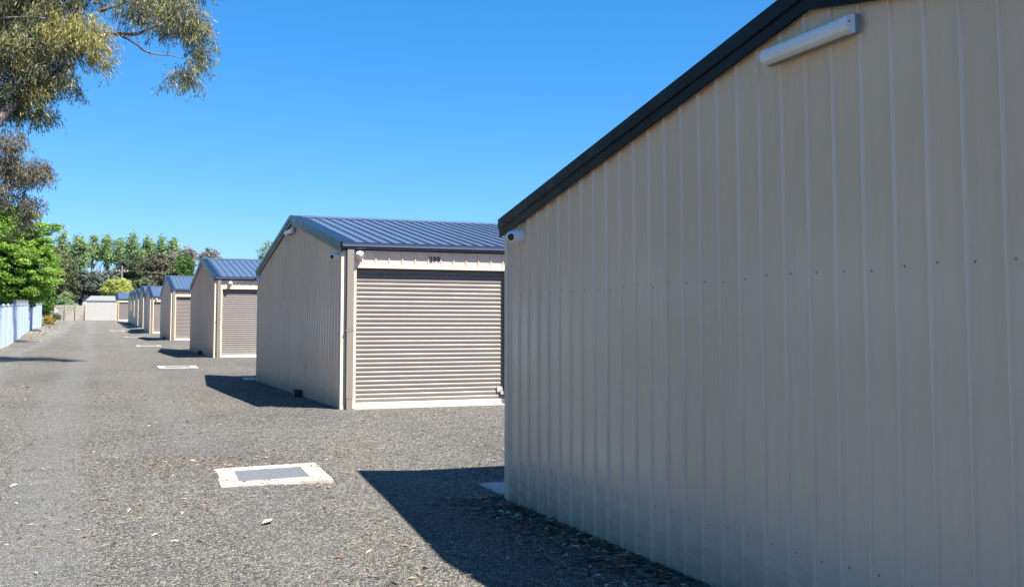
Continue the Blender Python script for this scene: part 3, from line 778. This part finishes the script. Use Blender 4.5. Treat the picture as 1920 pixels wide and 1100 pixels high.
    tag(r, 'tall gum tree with drooping leaves and bare limb reaching in from top left', 'tree')
make_gum()
def make_gum2():
    Y = 39.0
    base = (-6.0, 38.0, gz(-6.0, 38.0)-0.1); off = Vector(base); r = empty('gum_tree', base)
    b = lambda px, py, rpx, rpy, dy=0, dp=None: blob(px, py, Y+dy, rpx, rpy, dp)
    lobes = [b(20, 265, 36, 26, 0, 0.8), b(5, 300, 40, 25, 0.2, 0.8), b(60, 315, 38, 28, -0.2, 0.8), b(82, 318, 18, 22, 0, 0.5), b(30, 330, 32, 20, 0.3, 0.8),
             b(0, 362, 24, 26, 0.2, 0.8), b(74, 378, 16, 18, 0.1, 0.4), b(40, 375, 30, 20, 0.2, 0.6), b(50, 405, 22, 18, 0.3, 0.5), b(35, 245, 10, 14, 0, 0.3), b(-80, 300, 70, 90, 0.5, 2), b(-60, 150, 60, 60, 1, 1.5), b(40, 425, 12, 14, 0.2, 0.3)]
    hi = [(1.5, 41.2, 14.6, 1.1, 1.5, 0.5), (-0.6, 39.5, 14.2, 1.3, 1.2, 0.5), (-3.5, 38, 13, 1.6, 1.4, 0.9)]
    loc = [(l[0]-off.x, l[1]-off.y, l[2]-off.z, l[3], l[4], l[5]) for l in lobes+hi]
    c, tw = weeping('crown', loc, 3600, 62000, M['gum2'], r, 0.15, 0.026)
    mb = MB(); A = lambda px, py, dy=0: at(px, py, Y+dy)-off
    fork = Vector((0.3, 0.4, 4.2))
    limb(mb, (0, 0, 0), fork, 0.38, 0.28, 0.04, 6, 12)
    mb.build('trunk', M['gumbark'], r, smooth=True)
    mb = MB(); limb(mb, fork, A(-20, 310), 0.16, 0.07, 0.05); mb.build('branch', M['gumbark'], r, smooth=True)
    mb = MB(); limb(mb, A(-20, 310), A(60, 320), 0.06, 0.02, 0.06); mb.build('branch', M['gumbark'], r, smooth=True)
    mb = MB(); limb(mb, A(-30, 330), A(25, 325), 0.04, 0.02, 0.05); mb.build('branch', M['gumbark'], r, smooth=True)
    mb = MB(); limb(mb, fork, A(-70, 160, 0.8), 0.22, 0.14, 0.05); mb.build('branch', M['gumbark'], r, smooth=True)
    mb = MB(); limb(mb, A(-70, 160, 0.8), Vector((-0.2, 39.5, 14.0))-off, 0.12, 0.05, 0.04); mb.build('branch', M['gumbark'], r, smooth=True)
    mb = MB(); limb(mb, Vector((-0.2, 39.5, 14.0))-off, Vector((1.6, 41.2, 14.6))-off, 0.05, 0.02, 0.04); mb.build('branch', M['gumbark'], r, smooth=True)
    mb = MB(); limb(mb, A(-20, 310), A(20, 265), 0.05, 0.02, 0.05); mb.build('branch', M['gumbark'], r, smooth=True)
    mb = MB(); limb(mb, A(-20, 340), A(60, 385), 0.04, 0.015, 0.05); mb.build('branch', M['gumbark'], r, smooth=True)
    mb = MB()
    for i in rng.choice(len(tw), 110, replace=False):
        p = Vector(tw[i]); q = p+Vector((rnd.uniform(-.6, .1), rnd.uniform(-.4, .4), rnd.uniform(-.35, .25)))
        mb.tube([q, (p+q)/2+Vector((0, 0, 0.04)), p], [0.010, 0.007, 0.003], 4)
    s_ = mb.build('twigs', M['gumbark'], r, smooth=True); s_['kind'] = 'stuff'
    tag(r, 'grey brown gum foliage hanging above the bright green tree at left edge', 'tree')
make_gum2()

# ------------------------------------------------------------------ other trees
def tree(name, lab, bl, base_xy, trunk_r, trunk_top, nclump, nleaf, rc, size, mat, barkm, group=None, shell=0.5, nb=10, flat=0.7, asp=0.6, up=0.5, cat='tree', stem_name='trunk'):
    x, y = base_xy; z = gz(x, y)-0.1; r = empty(name, (x, y, z))
    loc = [(l[0]-x, l[1]-y, l[2]-z, l[3], l[4], l[5]) for l in bl]
    c, cc = leafy('crown', loc, nclump, nleaf, rc, size, mat, r, shell, flat, asp, up)
    mb = MB(); top = Vector(trunk_top)-Vector((x, y, z))
    pts = limb(mb, (0, 0, 0), top, trunk_r, trunk_r*0.35, 0.03, 8, 9)
    for i in rng.choice(len(cc), min(nb, len(cc)), replace=False):
        t = Vector(cc[i]); s = pts[rnd.randint(3, 7)]
        limb(mb, s, t, trunk_r*0.3, trunk_r*0.06, 0.08, 4, 5)
    mb.build(stem_name, barkm, r, smooth=True)
    tag(r, lab, cat, group); return r

# bright green tree behind the fence (several overlapping lobes, ragged outline)
Yb = 60
bl = [blob(20, 500, Yb, 62, 60, 2.2), blob(55, 470, Yb, 44, 36, 1.6), blob(10, 430, Yb, 44, 44, 1.8), blob(60, 425, Yb+.4, 30, 30, 1.2), blob(98, 428, Yb, 14, 7, 0.5), blob(75, 520, Yb-.3, 36, 34, 1.3),
      blob(40, 550, Yb, 50, 24, 1.6), blob(-60, 480, Yb, 70, 80, 2.8), blob(92, 480, Yb, 18, 18, 0.7), blob(80, 448, Yb, 22, 16, 0.8)]
tree('maple_tree', 'bright fresh green leafy tree behind the pale fence at left', bl, (at(0, 500, Yb).x, Yb), 0.22, at(20, 470, Yb), 620, 95000, 0.42, 0.115, M['maple'], M['bark'], shell=0.35, nb=26, flat=0.45, asp=0.75, up=0.9)
for i, (tx, ty, th, tr, mt, lb) in enumerate([(-9.6, 10.5, 12.0, 3.8, 'olive', 'unseen olive green tree added opposite the nearest shed to darken its wall'), (-8.6, 15.5, 9.5, 3.2, 'midgreen', 'unseen mid green tree added nearer than the gum to darken the shed walls'), (-10.0, 24.0, 11.0, 3.6, 'olive', 'unseen olive tree added behind the gum trunk to darken wall reflections'), (-10.5, 33.0, 11.0, 3.8, 'midgreen', 'unseen green tree added between the two gums to darken wall reflections'), (-11.0, 46.0, 9.0, 3.6, 'olive', 'unseen olive tree added left of the bright green tree to darken wall reflections')]):  # tree line out of view, added to darken reflections in the shed walls
    tree('garden_tree', lb, [(tx, ty, th*0.62, tr, tr, th*0.36), (tx+0.6, ty+1.2, th*0.5, tr*0.7, tr*0.7, th*0.25), (tx-0.3, ty-1.4, th*0.55, tr*0.7, tr*0.8, th*0.28)], (tx, ty), 0.16, (tx, ty, th*0.7), 320, 16000, 0.6, 0.24, M[mt], M['bark'], shell=0.4, nb=10)
bl = [blob(64, 560, 77, 28, 26, 1.2), blob(84, 560, 77, 16, 28, 0.9), blob(46, 572, 77, 36, 20, 1.2), blob(78, 535, 77, 20, 20, 0.9)]
tree('shade_tree', 'darker mid green bushy tree overhanging the far end of the fence', bl, (at(72, 560, 77).x, 77), 0.14, at(72, 550, 77), 260, 26000, 0.4, 0.15, M['midgreen'], M['bark'], shell=0.35, nb=12)
bl = [blob(108, 520, 142, 26, 42, 3.0), blob(122, 505, 142, 18, 24, 2.0), blob(98, 490, 142, 20, 24, 2.0), blob(128, 545, 142, 14, 24, 1.8), blob(105, 570, 142, 20, 22, 1.6)]
tree('evergreen_tree', 'dark olive rounded tree between the bright green tree and the poplars', bl, (at(113, 560, 142).x, 142), 0.3, at(110, 520, 142), 420, 30000, 0.7, 0.25, M['olive'], M['bark'], shell=0.45, nb=10)
bl = [blob(125, 572, 126, 12, 14, 1.2), blob(119, 562, 126, 9, 16, 0.8)]
tree('loose_shrub', 'small pale green shrub rising over the timber paling fence', bl, (at(124, 585, 126).x, 126), 0.06, at(124, 572, 126), 90, 6000, 0.4, 0.18, M['poplar'], M['bark'], shell=0.3, nb=5, cat='shrub', stem_name='stem')
Yd = 146
bl = [blob(170, 535, Yd, 38, 24, 4.0), blob(145, 550, Yd, 26, 26, 3.0), blob(198, 530, Yd, 22, 20, 3.0), blob(165, 560, Yd, 44, 18, 4.0), blob(150, 525, Yd, 22, 16, 2.4), blob(212, 545, Yd, 20, 20, 2.5)]
tree('cypress_tree', 'wide slate grey green tree behind the white shed at the far end', bl, (at(172, 560, Yd).x, Yd), 0.4, at(172, 535, Yd), 700, 36000, 0.75, 0.30, M['slate'], M['bark'], shell=0.5, nb=8, flat=0.5)
Yl = 140
bl = [blob(222, 537, Yl, 20, 14, 2.2), blob(208, 542, Yl, 13, 12, 1.4), blob(236, 542, Yl, 13, 12, 1.4), blob(222, 548, Yl, 26, 10, 2.2)]
tree('golden_tree', 'rounded yellow green tree above the blue roof at the far end', bl, (at(222, 560, Yl).x, Yl), 0.25, at(222, 540, Yl), 240, 16000, 0.55, 0.22, M['lime'], M['bark'], shell=0.6, nb=5, flat=0.7)
# poplar row
Yp = 205
pop = [(118, 435, 20, 60, 'leftmost pale poplar, half hidden by the bright green tree'),
       (146, 437, 14, 62, 'thin pale poplar second in the row'),
       (176, 440, 20, 60, 'broad poplar with forking trunk third in the row'),
       (201, 440, 20, 62, 'broad spreading poplar fourth in the row, trunk clear below'),
       (226, 446, 17, 56, 'poplar fifth in the row, crown reaching low'),
       (248, 438, 17, 62, 'tall poplar sixth in the row standing behind the utility pole'),
       (276, 441, 12, 50, 'slender poplar with bare pale trunk, seventh in the row'),
       (303, 444, 15, 46, 'poplar eighth in the row above the russet trees'),
       (327, 442, 14, 48, 'rightmost poplar of the row')]
for i, (px, pt, rw, rh, lab) in enumerate(pop):
    Y = Yp+rnd.uniform(-6, 6); bl = []
    bl.append(blob(px, pt+14, Y, rw*0.34, 15, 1.6)); bl.append(blob(px+rnd.uniform(-2, 2), pt+34, Y, rw*0.3, 16, 1.5))
    for k in range(9):
        fx_ = rnd.uniform(-1, 1); top_ = pt+6+10*abs(fx_)**1.5+rnd.uniform(0, 12)
        bl.append(blob(px+fx_*rw*1.15, top_+rnd.uniform(6, rh*0.45), Y, rw*rnd.uniform(.18, .34), rnd.uniform(5, 11), 1.2))
    for k in range(5):
        bl.append(blob(px+rnd.uniform(-.8, .8)*rw, pt+rnd.uniform(rh*0.55, rh*1.15), Y, rnd.uniform(2, 4.5), rnd.uniform(3, 6), 0.8))
    bx = at(px, 560, Y).x
    r = tree('poplar_tree', lab, bl, (bx, Y), 0.30, at(px+rnd.uniform(-2, 2), pt+12, Y), 150, 3500, 0.8, 0.34, M['poplar'], M['palebark'], 'row of poplars beyond the far sheds', shell=0.15, nb=26, flat=0.9, asp=0.7)
    mb = MB()
# russet and dark trees under the poplars
for px, py, rx, ry, mat, lab, n, Y, sh in [
    (295, 495, 22, 26, 'russet', 'russet brown bushy tree behind the fourth and fifth sheds', 13000, 170, .5),
    (262, 500, 20, 28, 'olive', 'dark olive tree just right of the utility pole', 12000, 178, .5),
    (235, 510, 24, 26, 'slate', 'slate green tree directly behind the utility pole', 12000, 182, .5),
    (266, 540, 26, 22, 'olive', 'low dark tree behind the far shed roofs', 9000, 160, .5),
    (345, 495, 16, 20, 'midgreen', 'small fresh green tree left of the third shed roof', 9000, 165, .4),
    (320, 485, 14, 18, 'mauve', 'sparse mauve grey tree beside the small fresh green one', 2600, 175, .2),
    (352, 475, 16, 14, 'mauve', 'sparse mauve tree rising left of the third shed ridge', 2600, 180, .2),
    (392, 478, 22, 14, 'mauve', 'bare twiggy mauve treetop showing over the third shed roof', 2600, 180, .2),
    (510, 470, 26, 22, 'poplar', 'thin green treetop between the third shed and the gable of 299', 1500, 180, .3),
    (330, 520, 22, 26, 'olive', 'dark treetop mass behind the third and fourth sheds', 9000, 165, .4)]:
    bl = [blob(px, py, Y, rx*.75, ry*.8, 2.5), blob(px-rx*.4, py+ry*.3, Y, rx*.6, ry*.6, 2), blob(px+rx*.4, py+ry*.2, Y, rx*.6, ry*.65, 2), blob(px, py+ry, Y, rx*.9, ry*.7, 2.5)]
    tree('garden_tree', lab, bl, (at(px, 560, Y).x, Y), 0.22, at(px, py, Y), 150 if n > 3000 else 70, n, 0.75, 0.30, M[mat], M['bark'], 'mixed trees below the poplar row', shell=sh, nb=14)

# low far trees closing the horizon
P_, cv, off_, cc_ = crown_points([(x, 320+rnd.uniform(-20, 20), 5+rnd.uniform(0, 2.5), 9, 6, 6.5) for x in range(-220, 260, 9)], 2600, 60000, 1.6)
nr = unit(60000); A_ = np.cross(nr, unit(60000)); A_ /= np.linalg.norm(A_, axis=1, keepdims=True); B_ = np.cross(nr, A_)
o = quads('far_wood', P_, A_*0.5, B_*0.4, np.clip(0.5*cv+0.5*rng.random(60000), 0, 1), M['olive']); tag(o, 'dark line of far woodland along the horizon', kind='stuff')

for i, (hy, lb) in enumerate([(10.5, 'unseen dark foliage row added opposite the gap between the first two sheds'), (17.5, 'unseen dark foliage row added up to the pale steel fence')]):  # foliage out of view, added to darken low reflections in the near wall
    hz = gz(-4.4, hy); r = empty('unseen_hedge', (-4.4, hy, hz))
    bls = [(0.0, q, 0.95, 0.62, 0.95, 1.05) for q in np.arange(-3.0, 3.1, 1.0)]
    leafy('foliage', bls, 420, 16000, 0.22, 0.08, M['midgreen'] if i % 2 else M['olive'], r, 0.5)
    for q in (-2.4, -0.8, 0.8, 2.4):
        mb = MB(); limb(mb, (0, q, -0.1), (0.1, q+0.1, 1.3), 0.05, 0.02, 0.05, 4, 6); mb.build('stem', M['bark'], r)
    tag(r, lb, 'unseen_hedge', 'unseen foliage added left of the drive')
# ------------------------------------------------------------------ left fence
fx = -3.22
fr = empty('steel_fence', (fx, 30, gz(fx, 30)))
y = 22.0; k = 0
def fz(y): return np.interp(y, [20, 42, 73, 80], [0.60+0.25, 0.69+1.55, 2.86, 3.0])
while y < 72.9:
    y1 = min(y+2.35, 73.3)
    mb = MB(); n = int((y1-y)/0.09); pr = []
    for j in range(n+1):
        yy = y+0.03+(y1-y-0.06)*j/n; pr.append((yy, 0.0 if j % 2 else 0.022))
    zt = gz(fx, (y+y1)/2)+1.52 if y < 48 else max(float(fz((y+y1)/2)), 0)
    zt = 2.21+(min((y+y1)/2, 73)-42)*0.021 if y > 8 else gz(fx, (y+y1)/2)+1.5
    zb = min(gz(fx, y), gz(fx, y1))-0.1
    ox, oy, oz = fx, 30, gz(fx, 30)
    mb.extrude(pr, lambda p: (p[1], p[0]-oy, zb-oz), lambda p: (p[1], p[0]-oy, zt-oz), closed=False)
    mb.extrude(pr, lambda p: (p[1]-0.012, p[0]-oy, zb-oz), lambda p: (p[1]-0.012, p[0]-oy, zt-oz), closed=False)
    mb.build('fence_panel', M['fence'], fr)
    mb = MB(); mb.box(-0.025, 0.04, y-0.028-oy, y+0.028-oy, zb-oz, zt+0.05-oz); mb.build('post', M['fence'], fr)
    mb = MB(); mb.box(-0.016, 0.034, y+0.03-oy, y1-0.03-oy, zt-0.005-oz, zt+0.03-oz); mb.build('top_rail', M['fence'], fr)
    if y > 46.5:
        mb = MB(); q = y+0.12
        while q < y1-0.08:
            h = 0.25+rnd.uniform(-0.10, 0.04)
            mb.box(-0.004, 0.010, q-oy, q+0.02-oy, zt+0.031-oz, zt+h-oz); q += 0.15+rnd.uniform(-.02, .05)
        mb.box(-0.020, -0.006, y+0.03-oy, y1-0.03-oy, zt+0.17-oz, zt+0.185-oz)
        s = mb.build('picket_topping', M['steel'], fr); s['kind'] = 'stuff'
    y = y1
tag(fr, 'pale blue corrugated steel fence along the left of the drive', 'fence')

# ------------------------------------------------------------------ garden edge at the fence end
def bush(name, lab, px, py, Y, rpx, rpy, n, size, mat):
    bl = [blob(px, py, Y, rpx, rpy), blob(px-rpx*.5, py+rpy*.3, Y, rpx*.55, rpy*.7), blob(px+rpx*.5, py+rpy*.3, Y, rpx*.55, rpy*.7)]
    x = at(px, py, Y).x; z = gz(x, Y); r = empty(name, (x, Y, z))
    loc = [(l[0]-x, l[1]-Y, l[2]-z, l[3], l[4], l[5]) for l in bl]
    leafy('foliage', loc, 60, n, 0.12, size, M[mat], r, 0.5)
    mb = MB()
    for k in range(5): limb(mb, (0, 0, -0.1), (rnd.uniform(-.15, .15), rnd.uniform(-.1, .1), rnd.uniform(.1, .3)), 0.015, 0.006, 0.1, 3, 5)
    mb.build('stem', M['bark'], r); tag(r, lab, 'shrub')
bush('flowering_shrub', 'low bush covered in orange flowers at the end of the fence', 93, 600, 74, 11, 8, 2600, 0.06, 'orange')
bush('round_shrub', 'small dark rounded bush behind the orange flowers', 106, 594, 84, 8, 7, 2200, 0.06, 'olive')
# stones of the garden bed
mb = MB()
for k in range(160):
    x = -3.05+rnd.random()*0.9; yy = rnd.uniform(50, 76); s = rnd.uniform(0.03, 0.09); z = gz(x, yy)
    b_ = len(mb.v)
    for d in ((1,0,0),(0,1,0),(-1,0,0),(0,-1,0)): mb.v.append((x+d[0]*s*rnd.uniform(.7, 1.2), yy+d[1]*s*rnd.uniform(.7, 1.2), z))
    mb.v += [(x+s*.1, yy, z+s*rnd.uniform(.5, .8)), (x, yy, z-0.03)]
    for i in range(4): mb.f += [(b_+i, b_+(i+1)%4, b_+4), (b_+(i+1)%4, b_+i, b_+5)]; mb.mi += [0, 0]
M['bedstone'] = simple('bed_stone', (0.22, 0.19, 0.16), 0.9, nvar=0.4, nscale=3)
o = mb.build('bed_stones', M['bedstone']); tag(o, 'loose stones in the garden bed along the fence foot', kind='stuff')

# ------------------------------------------------------------------ far end: palings, white shed, gabled outbuilding
xa = at(101, 590, 121).x; xb = at(161, 590, 121).x; yF = 121.0; zF = gz(xa+2, yF)
r = empty('paling_fence', (xa, yF, zF))
mb = MB(); x = 0.0; wtot = xb-xa
while x < wtot:
    h = 1.18+rnd.uniform(-.03, .03); mb.box(x, x+0.10, -0.01+rnd.uniform(-.004, .004), 0.012, -0.1, h); x += 0.118
s = mb.build('palings', M['timber'], r); s['kind'] = 'stuff'
for z_ in (1.22, 1.40, 1.56):
    mb = MB(); mb.box(0, wtot, -0.03, 0.012, z_, z_+0.13); mb.build('rail_board', M['timber'], r)
for x_ in (0.0, wtot*0.33, wtot*0.66, wtot-0.12):
    mb = MB(); mb.box(x_, x_+0.11, -0.15, -0.032, -0.1, 1.68); mb.build('post', M['timber'], r)
tag(r, 'weathered timber paling fence left of the white shed at the far end', 'fence')
r = empty('gate_posts', (at(92, 590, 95).x, 95, gz(-3.5, 95)))
for dx, wd, h, m_ in ((-0.75, 0.22, 1.25, 'timber'), (-0.32, 0.26, 1.45, 'pale_wall'), (0.12, 0.2, 1.2, 'timber'), (0.4, 0.3, 1.5, 'pale_wall')):
    mb = MB(); mb.box(dx, dx+wd, -0.06, 0.06, -0.2, h); mb.build('board', M[m_], r)
mb = MB(); mb.box(-0.75, 0.7, 0.062, 0.10, 0.5, 0.6); mb.build('rail', M['timber'], r)
tag(r, 'short boarded screen under the dark green tree beyond the steel fence', 'screen')

# white shed
yW = 122.0; x0 = at(160.5, 590, yW).x; x1 = 2.16; zW = 2.08; H = 2.18
r = empty('white_shed', (x0, yW, zW)); wd = x1-x0
mb = MB(); mb.box(0.08, wd-0.06, -0.02, 0.0, 0.0, H-0.12); mb.build('wide_door', M['pale_wall'], r)
mb = MB(); mb.box(0.0, wd, 0.002, 7.0, -0.2, H); mb.build('wall', M['pale_wall'], r)
for a in (0.0, wd-0.058): 
    mb = MB(); mb.box(a, a+0.055, -0.04, 0.0, -0.1, H); mb.build('corner_post', M['trim'], r)
mb = MB(); mb.box(-0.03, wd, -0.08, -0.042, H-0.10, H); mb.build('fascia', M['steel'], r)
mb = MB()
mb.extrude([0.0, 1.0], lambda t: (-0.02 if t == 0 else wd-0.002, -0.1, H+0.005), lambda t: (0.45 if t == 0 else wd-0.002, 3.5, H+0.62), closed=False)
mb.poly([(-0.02, -0.1, H+0.005), (0.45, 3.5, H+0.62), (-0.02, 7.1, H+0.005)])
mb.poly([(-0.02, 7.1, H+0.005), (0.45, 3.5, H+0.62), (wd-0.002, 3.5, H+0.62), (wd-0.002, 7.1, H+0.005)])
mb.poly([(-0.02, -0.1, H), (wd-0.002, -0.1, H), (wd-0.002, 7.1, H), (-0.02, 7.1, H)])
mb.build('roof', M['pale_roof'], r)
tag(r, 'plain white shed with wide blank door and pale green roof at the far end', 'shed')

# outbuilding behind palings with one long roof slope
Yo = 130.0; a = at(121, 576, Yo); b = at(163, 559, Yo); z0 = gz(-2, Yo)
r = empty('outbuilding', (a.x, Yo, z0))
w_ = b.x-a.x; za = a.z-z0+0.15; zb = b.z-z0+0.30
mb = MB(); mb.extrude([(0, -0.2), (w_, -0.2), (w_, zb-0.1), (0, za-0.16)], lambda p: (p[0], 0, p[1]), lambda p: (p[0], 6, p[1])); mb.build('wall', M['pale_wall'], r)
mb = MB(); mb.extrude([(-0.5, za-0.20), (w_+0.1, zb-0.07), (w_+0.1, zb+0.02), (-0.5, za-0.11)], lambda p: (p[0], -0.35, p[1]), lambda p: (p[0], 6.2, p[1]))
mb.build('roof', M['barge'], r)
mb = MB(); mb.box(w_*0.62, w_*0.8, -0.02, -0.002, za+0.1, zb-0.42); mb.build('window', M['lens'], r)
tag(r, 'outbuilding with one dark sloping roof edge rising behind the palings', 'building')

# ------------------------------------------------------------------ utility pole and wires
Yu = 165; pt = at(229, 498, Yu); zb_ = gz(pt.x, Yu)
r = empty('utility_pole', (pt.x, Yu, zb_)); hh = pt.z-zb_
mb = MB(); mb.tube([(0, 0, -0.3), (0, 0, hh)], [0.16, 0.10], 10); mb.build('pole', M['palebark'], r)
mb = MB(); mb.box(-0.9, 0.9, -0.05, 0.05, hh-0.9, hh-0.82); mb.build('crossarm', M['palebark'], r)
mb = MB()
for x in (-0.8, -0.35, 0.35, 0.8): lathe(mb, [(0, 0.04), (0.12, 0.05), (0.16, 0.03)], (x, 0, hh-0.82), (0, 0, 1), 8)
mb.build('insulators', M['cam_white'], r)
tag(r, 'pale utility pole with crossarm among the far trees', 'pole')
mb = MB()
for dz, dx in ((-0.66, -0.8), (-0.66, 0.8), (-1.9, 0)):
    pts = []
    for i in range(13):
        t = i/12; pts.append((pt.x+dx+t*34, Yu+t*9, pt.z+dz-1.0*4*t*(1-t)*0.5))
    mb.tube(pts, 0.006, 5)
    pts = [(pt.x+dx-t/12*40, Yu-t/12*6, pt.z+dz-1.0*4*(t/12)*(1-t/12)*0.5) for t in range(13)]
    mb.tube(pts, 0.006, 5)
o = mb.build('power_lines', M['steel']); tag(o, 'thin power lines strung from the far utility pole', 'wire')

# ------------------------------------------------------------------ gravel chips and fallen leaves
def in_shed(x, y):
    m = np.zeros(len(x), bool)
    for yf, b_ in SH: m |= (x > W-0.01) & (y > yf-0.02) & (y < yf+D)
    return m
def in_pit(x, y):
    m = np.zeros(len(x), bool)
    for px_, py_, _ in pits: m |= (abs(x-px_) < 0.46) & (abs(y-py_) < 0.51)
    m |= (x > 3.34) & (y > 8.47) & (y < 9.2)
    return m
# view wedge sampling: density falls with distance
def wedge(n, y0, y1, pw):
    dist = y0+(y1-y0)*rng.random(n)**pw
    ang = rng.uniform(-0.11, 0.90, n)*1.0
    x = dist*np.sin(ang); y = dist*np.cos(ang); k = ~(in_shed(x, y) | in_pit(x, y)); return x[k], y[k]
nC = 150000
x, y = wedge(nC, 3.6, 17, 1.25)
n = len(x); z = ground(x, y)
s = (0.0028+0.0040*rng.random(n)**2)
ang = rng.random(n)*6.283
V = np.zeros((n, 5, 3))
for i in range(4):
    a_ = ang+i*1.5708+rng.uniform(-.3, .3, n); rr = s*rng.uniform(.7, 1.3, n)
    V[:, i, 0] = x+np.cos(a_)*rr; V[:, i, 1] = y+np.sin(a_)*rr; V[:, i, 2] = z-0.001
V[:, 4, 0] = x+rng.uniform(-.3, .3, n)*s; V[:, 4, 1] = y+rng.uniform(-.3, .3, n)*s; V[:, 4, 2] = z+s*rng.uniform(.6, 1.2, n)
idx = (np.arange(n)*5)[:, None]; T_ = np.array([[0, 1, 4], [1, 2, 4], [2, 3, 4], [3, 0, 4]])
FF = (idx[:, :, None]+T_[None]).reshape(-1, 3)
me = bpy.data.meshes.new('gravel_chips'); me.vertices.add(5*n); me.vertices.foreach_set('co', V.astype(np.float32).ravel())
me.loops.add(len(FF)*3); me.loops.foreach_set('vertex_index', FF.astype(np.int32).ravel())
me.polygons.add(len(FF)); me.polygons.foreach_set('loop_start', np.arange(0, len(FF)*3, 3, dtype=np.int32))
me.update(calc_edges=True)
a_ = me.attributes.new('v', 'FLOAT', 'POINT'); a_.data.foreach_set('value', np.repeat(rng.random(n)**1.1, 5).astype(np.float32))
me.materials.append(M['chips']); o = bpy.data.objects.new('gravel_chips', me); C.objects.link(o); tag(o, 'loose gravel chips lying on the drive in the foreground', kind='stuff')

# fallen gum leaves: sparse everywhere, drifts along the near wall and round the grate
def litter(name, x, y, lab, size=0.055, bias=1.0, dz=0.0):
    n = len(x); z = ground(x, y)+dz+0.006+0.008*rng.random(n)
    ang = rng.random(n)*6.283; A = np.stack([np.cos(ang), np.sin(ang), rng.normal(size=n)*0.12], 1)
    B = np.stack([-np.sin(ang), np.cos(ang), rng.normal(size=n)*0.35], 1)
    s = size*(0.5+0.9*rng.random(n)); w_ = 0.15+0.12*rng.random(n)
    o = quads(name, np.stack([x, y, z], 1), A*s[:, None]*0.5, B*(s*w_*0.5)[:, None], np.clip(rng.random(n)**bias, 0, 1), M['litter'], fold=0.5)
    tag(o, lab, kind='stuff')
x, y = wedge(9000, 3.6, 24, 1.1)
cl = noise_mask = (np.sin(x*2.3+1.1)*np.sin(y*1.7+0.4)+np.sin(x*0.9-y*1.3)+rng.normal(size=len(x))*0.9) > 0.35
litter('leaf_litter', x[cl], y[cl], 'dry gum leaves scattered thinly over the gravel', 0.06, 1.0)
n = 2600; y = rng.uniform(2.5, 8.4, n); x = W-0.03-np.abs(rng.normal(size=n))*0.28
litter('leaf_litter', x, y, 'dry leaves drifted along the foot of the nearest shed wall', 0.07, 1.5)
n = 900; a_ = rng.random(n)*6.283; x = 1.0+rng.normal(size=n)*0.55; y = 10.6+rng.normal(size=n)*0.45; k = ~in_pit(x, y)
litter('leaf_litter', x[k], y[k], 'brown leaf patch beside the nearest drain pit', 0.045, 1.6)
n = 150; a_ = rng.random(n)*6.283; q_ = np.maximum(abs(np.cos(a_)), abs(np.sin(a_))); x = 1.53+np.cos(a_)/q_*(0.44+rng.normal(size=n)*0.05); y = 9.66+np.sin(a_)/q_*(0.50+rng.normal(size=n)*0.05)
litter('leaf_litter', x, y, 'leaf scraps lying on the rim of the nearest drain pit', 0.04, 2.2, 0.024)
n = 26; x, y = wedge(120, 4.6, 11, 1.0); k = x < 2.0
litter('leaf_litter', x[k][:26], y[k][:26], 'larger pale dry leaves here and there on the near drive', 0.09, 0.25)
# one broad curled leaf
p = at(502, 988, 5.0); t_ = (gz(0.5, 6)-CAM_H)/(p.z-CAM_H); lx, ly = p.x*t_, p.y*t_
mb = MB(); n = 7
for i in range(n):
    t = i/(n-1); wv = 0.028*math.sin(math.pi*min(1, t*0.92+0.06)); xx = -0.05+0.1*t
    mb.v += [(xx, -wv, 0.018+0.012*t), (xx, 0, 0.006), (xx, wv, 0.020+0.010*t)]
for i in range(n-1):
    for j in range(2): mb.f.append((i*3+j, i*3+j+1, i*3+4+j, i*3+3+j)); mb.mi.append(0)
M['paleleaf'] = simple('pale_dry_leaf', (0.42, 0.37, 0.27), 0.7)
o = mb.build('fallen_leaf', M['paleleaf'], loc=(lx, ly, gz(lx, ly)+0.004)); o.rotation_euler = (0, 0, 0.7)
tag(o, 'single broad pale curled leaf on the gravel in front of the nearest drain pit', 'leaf')
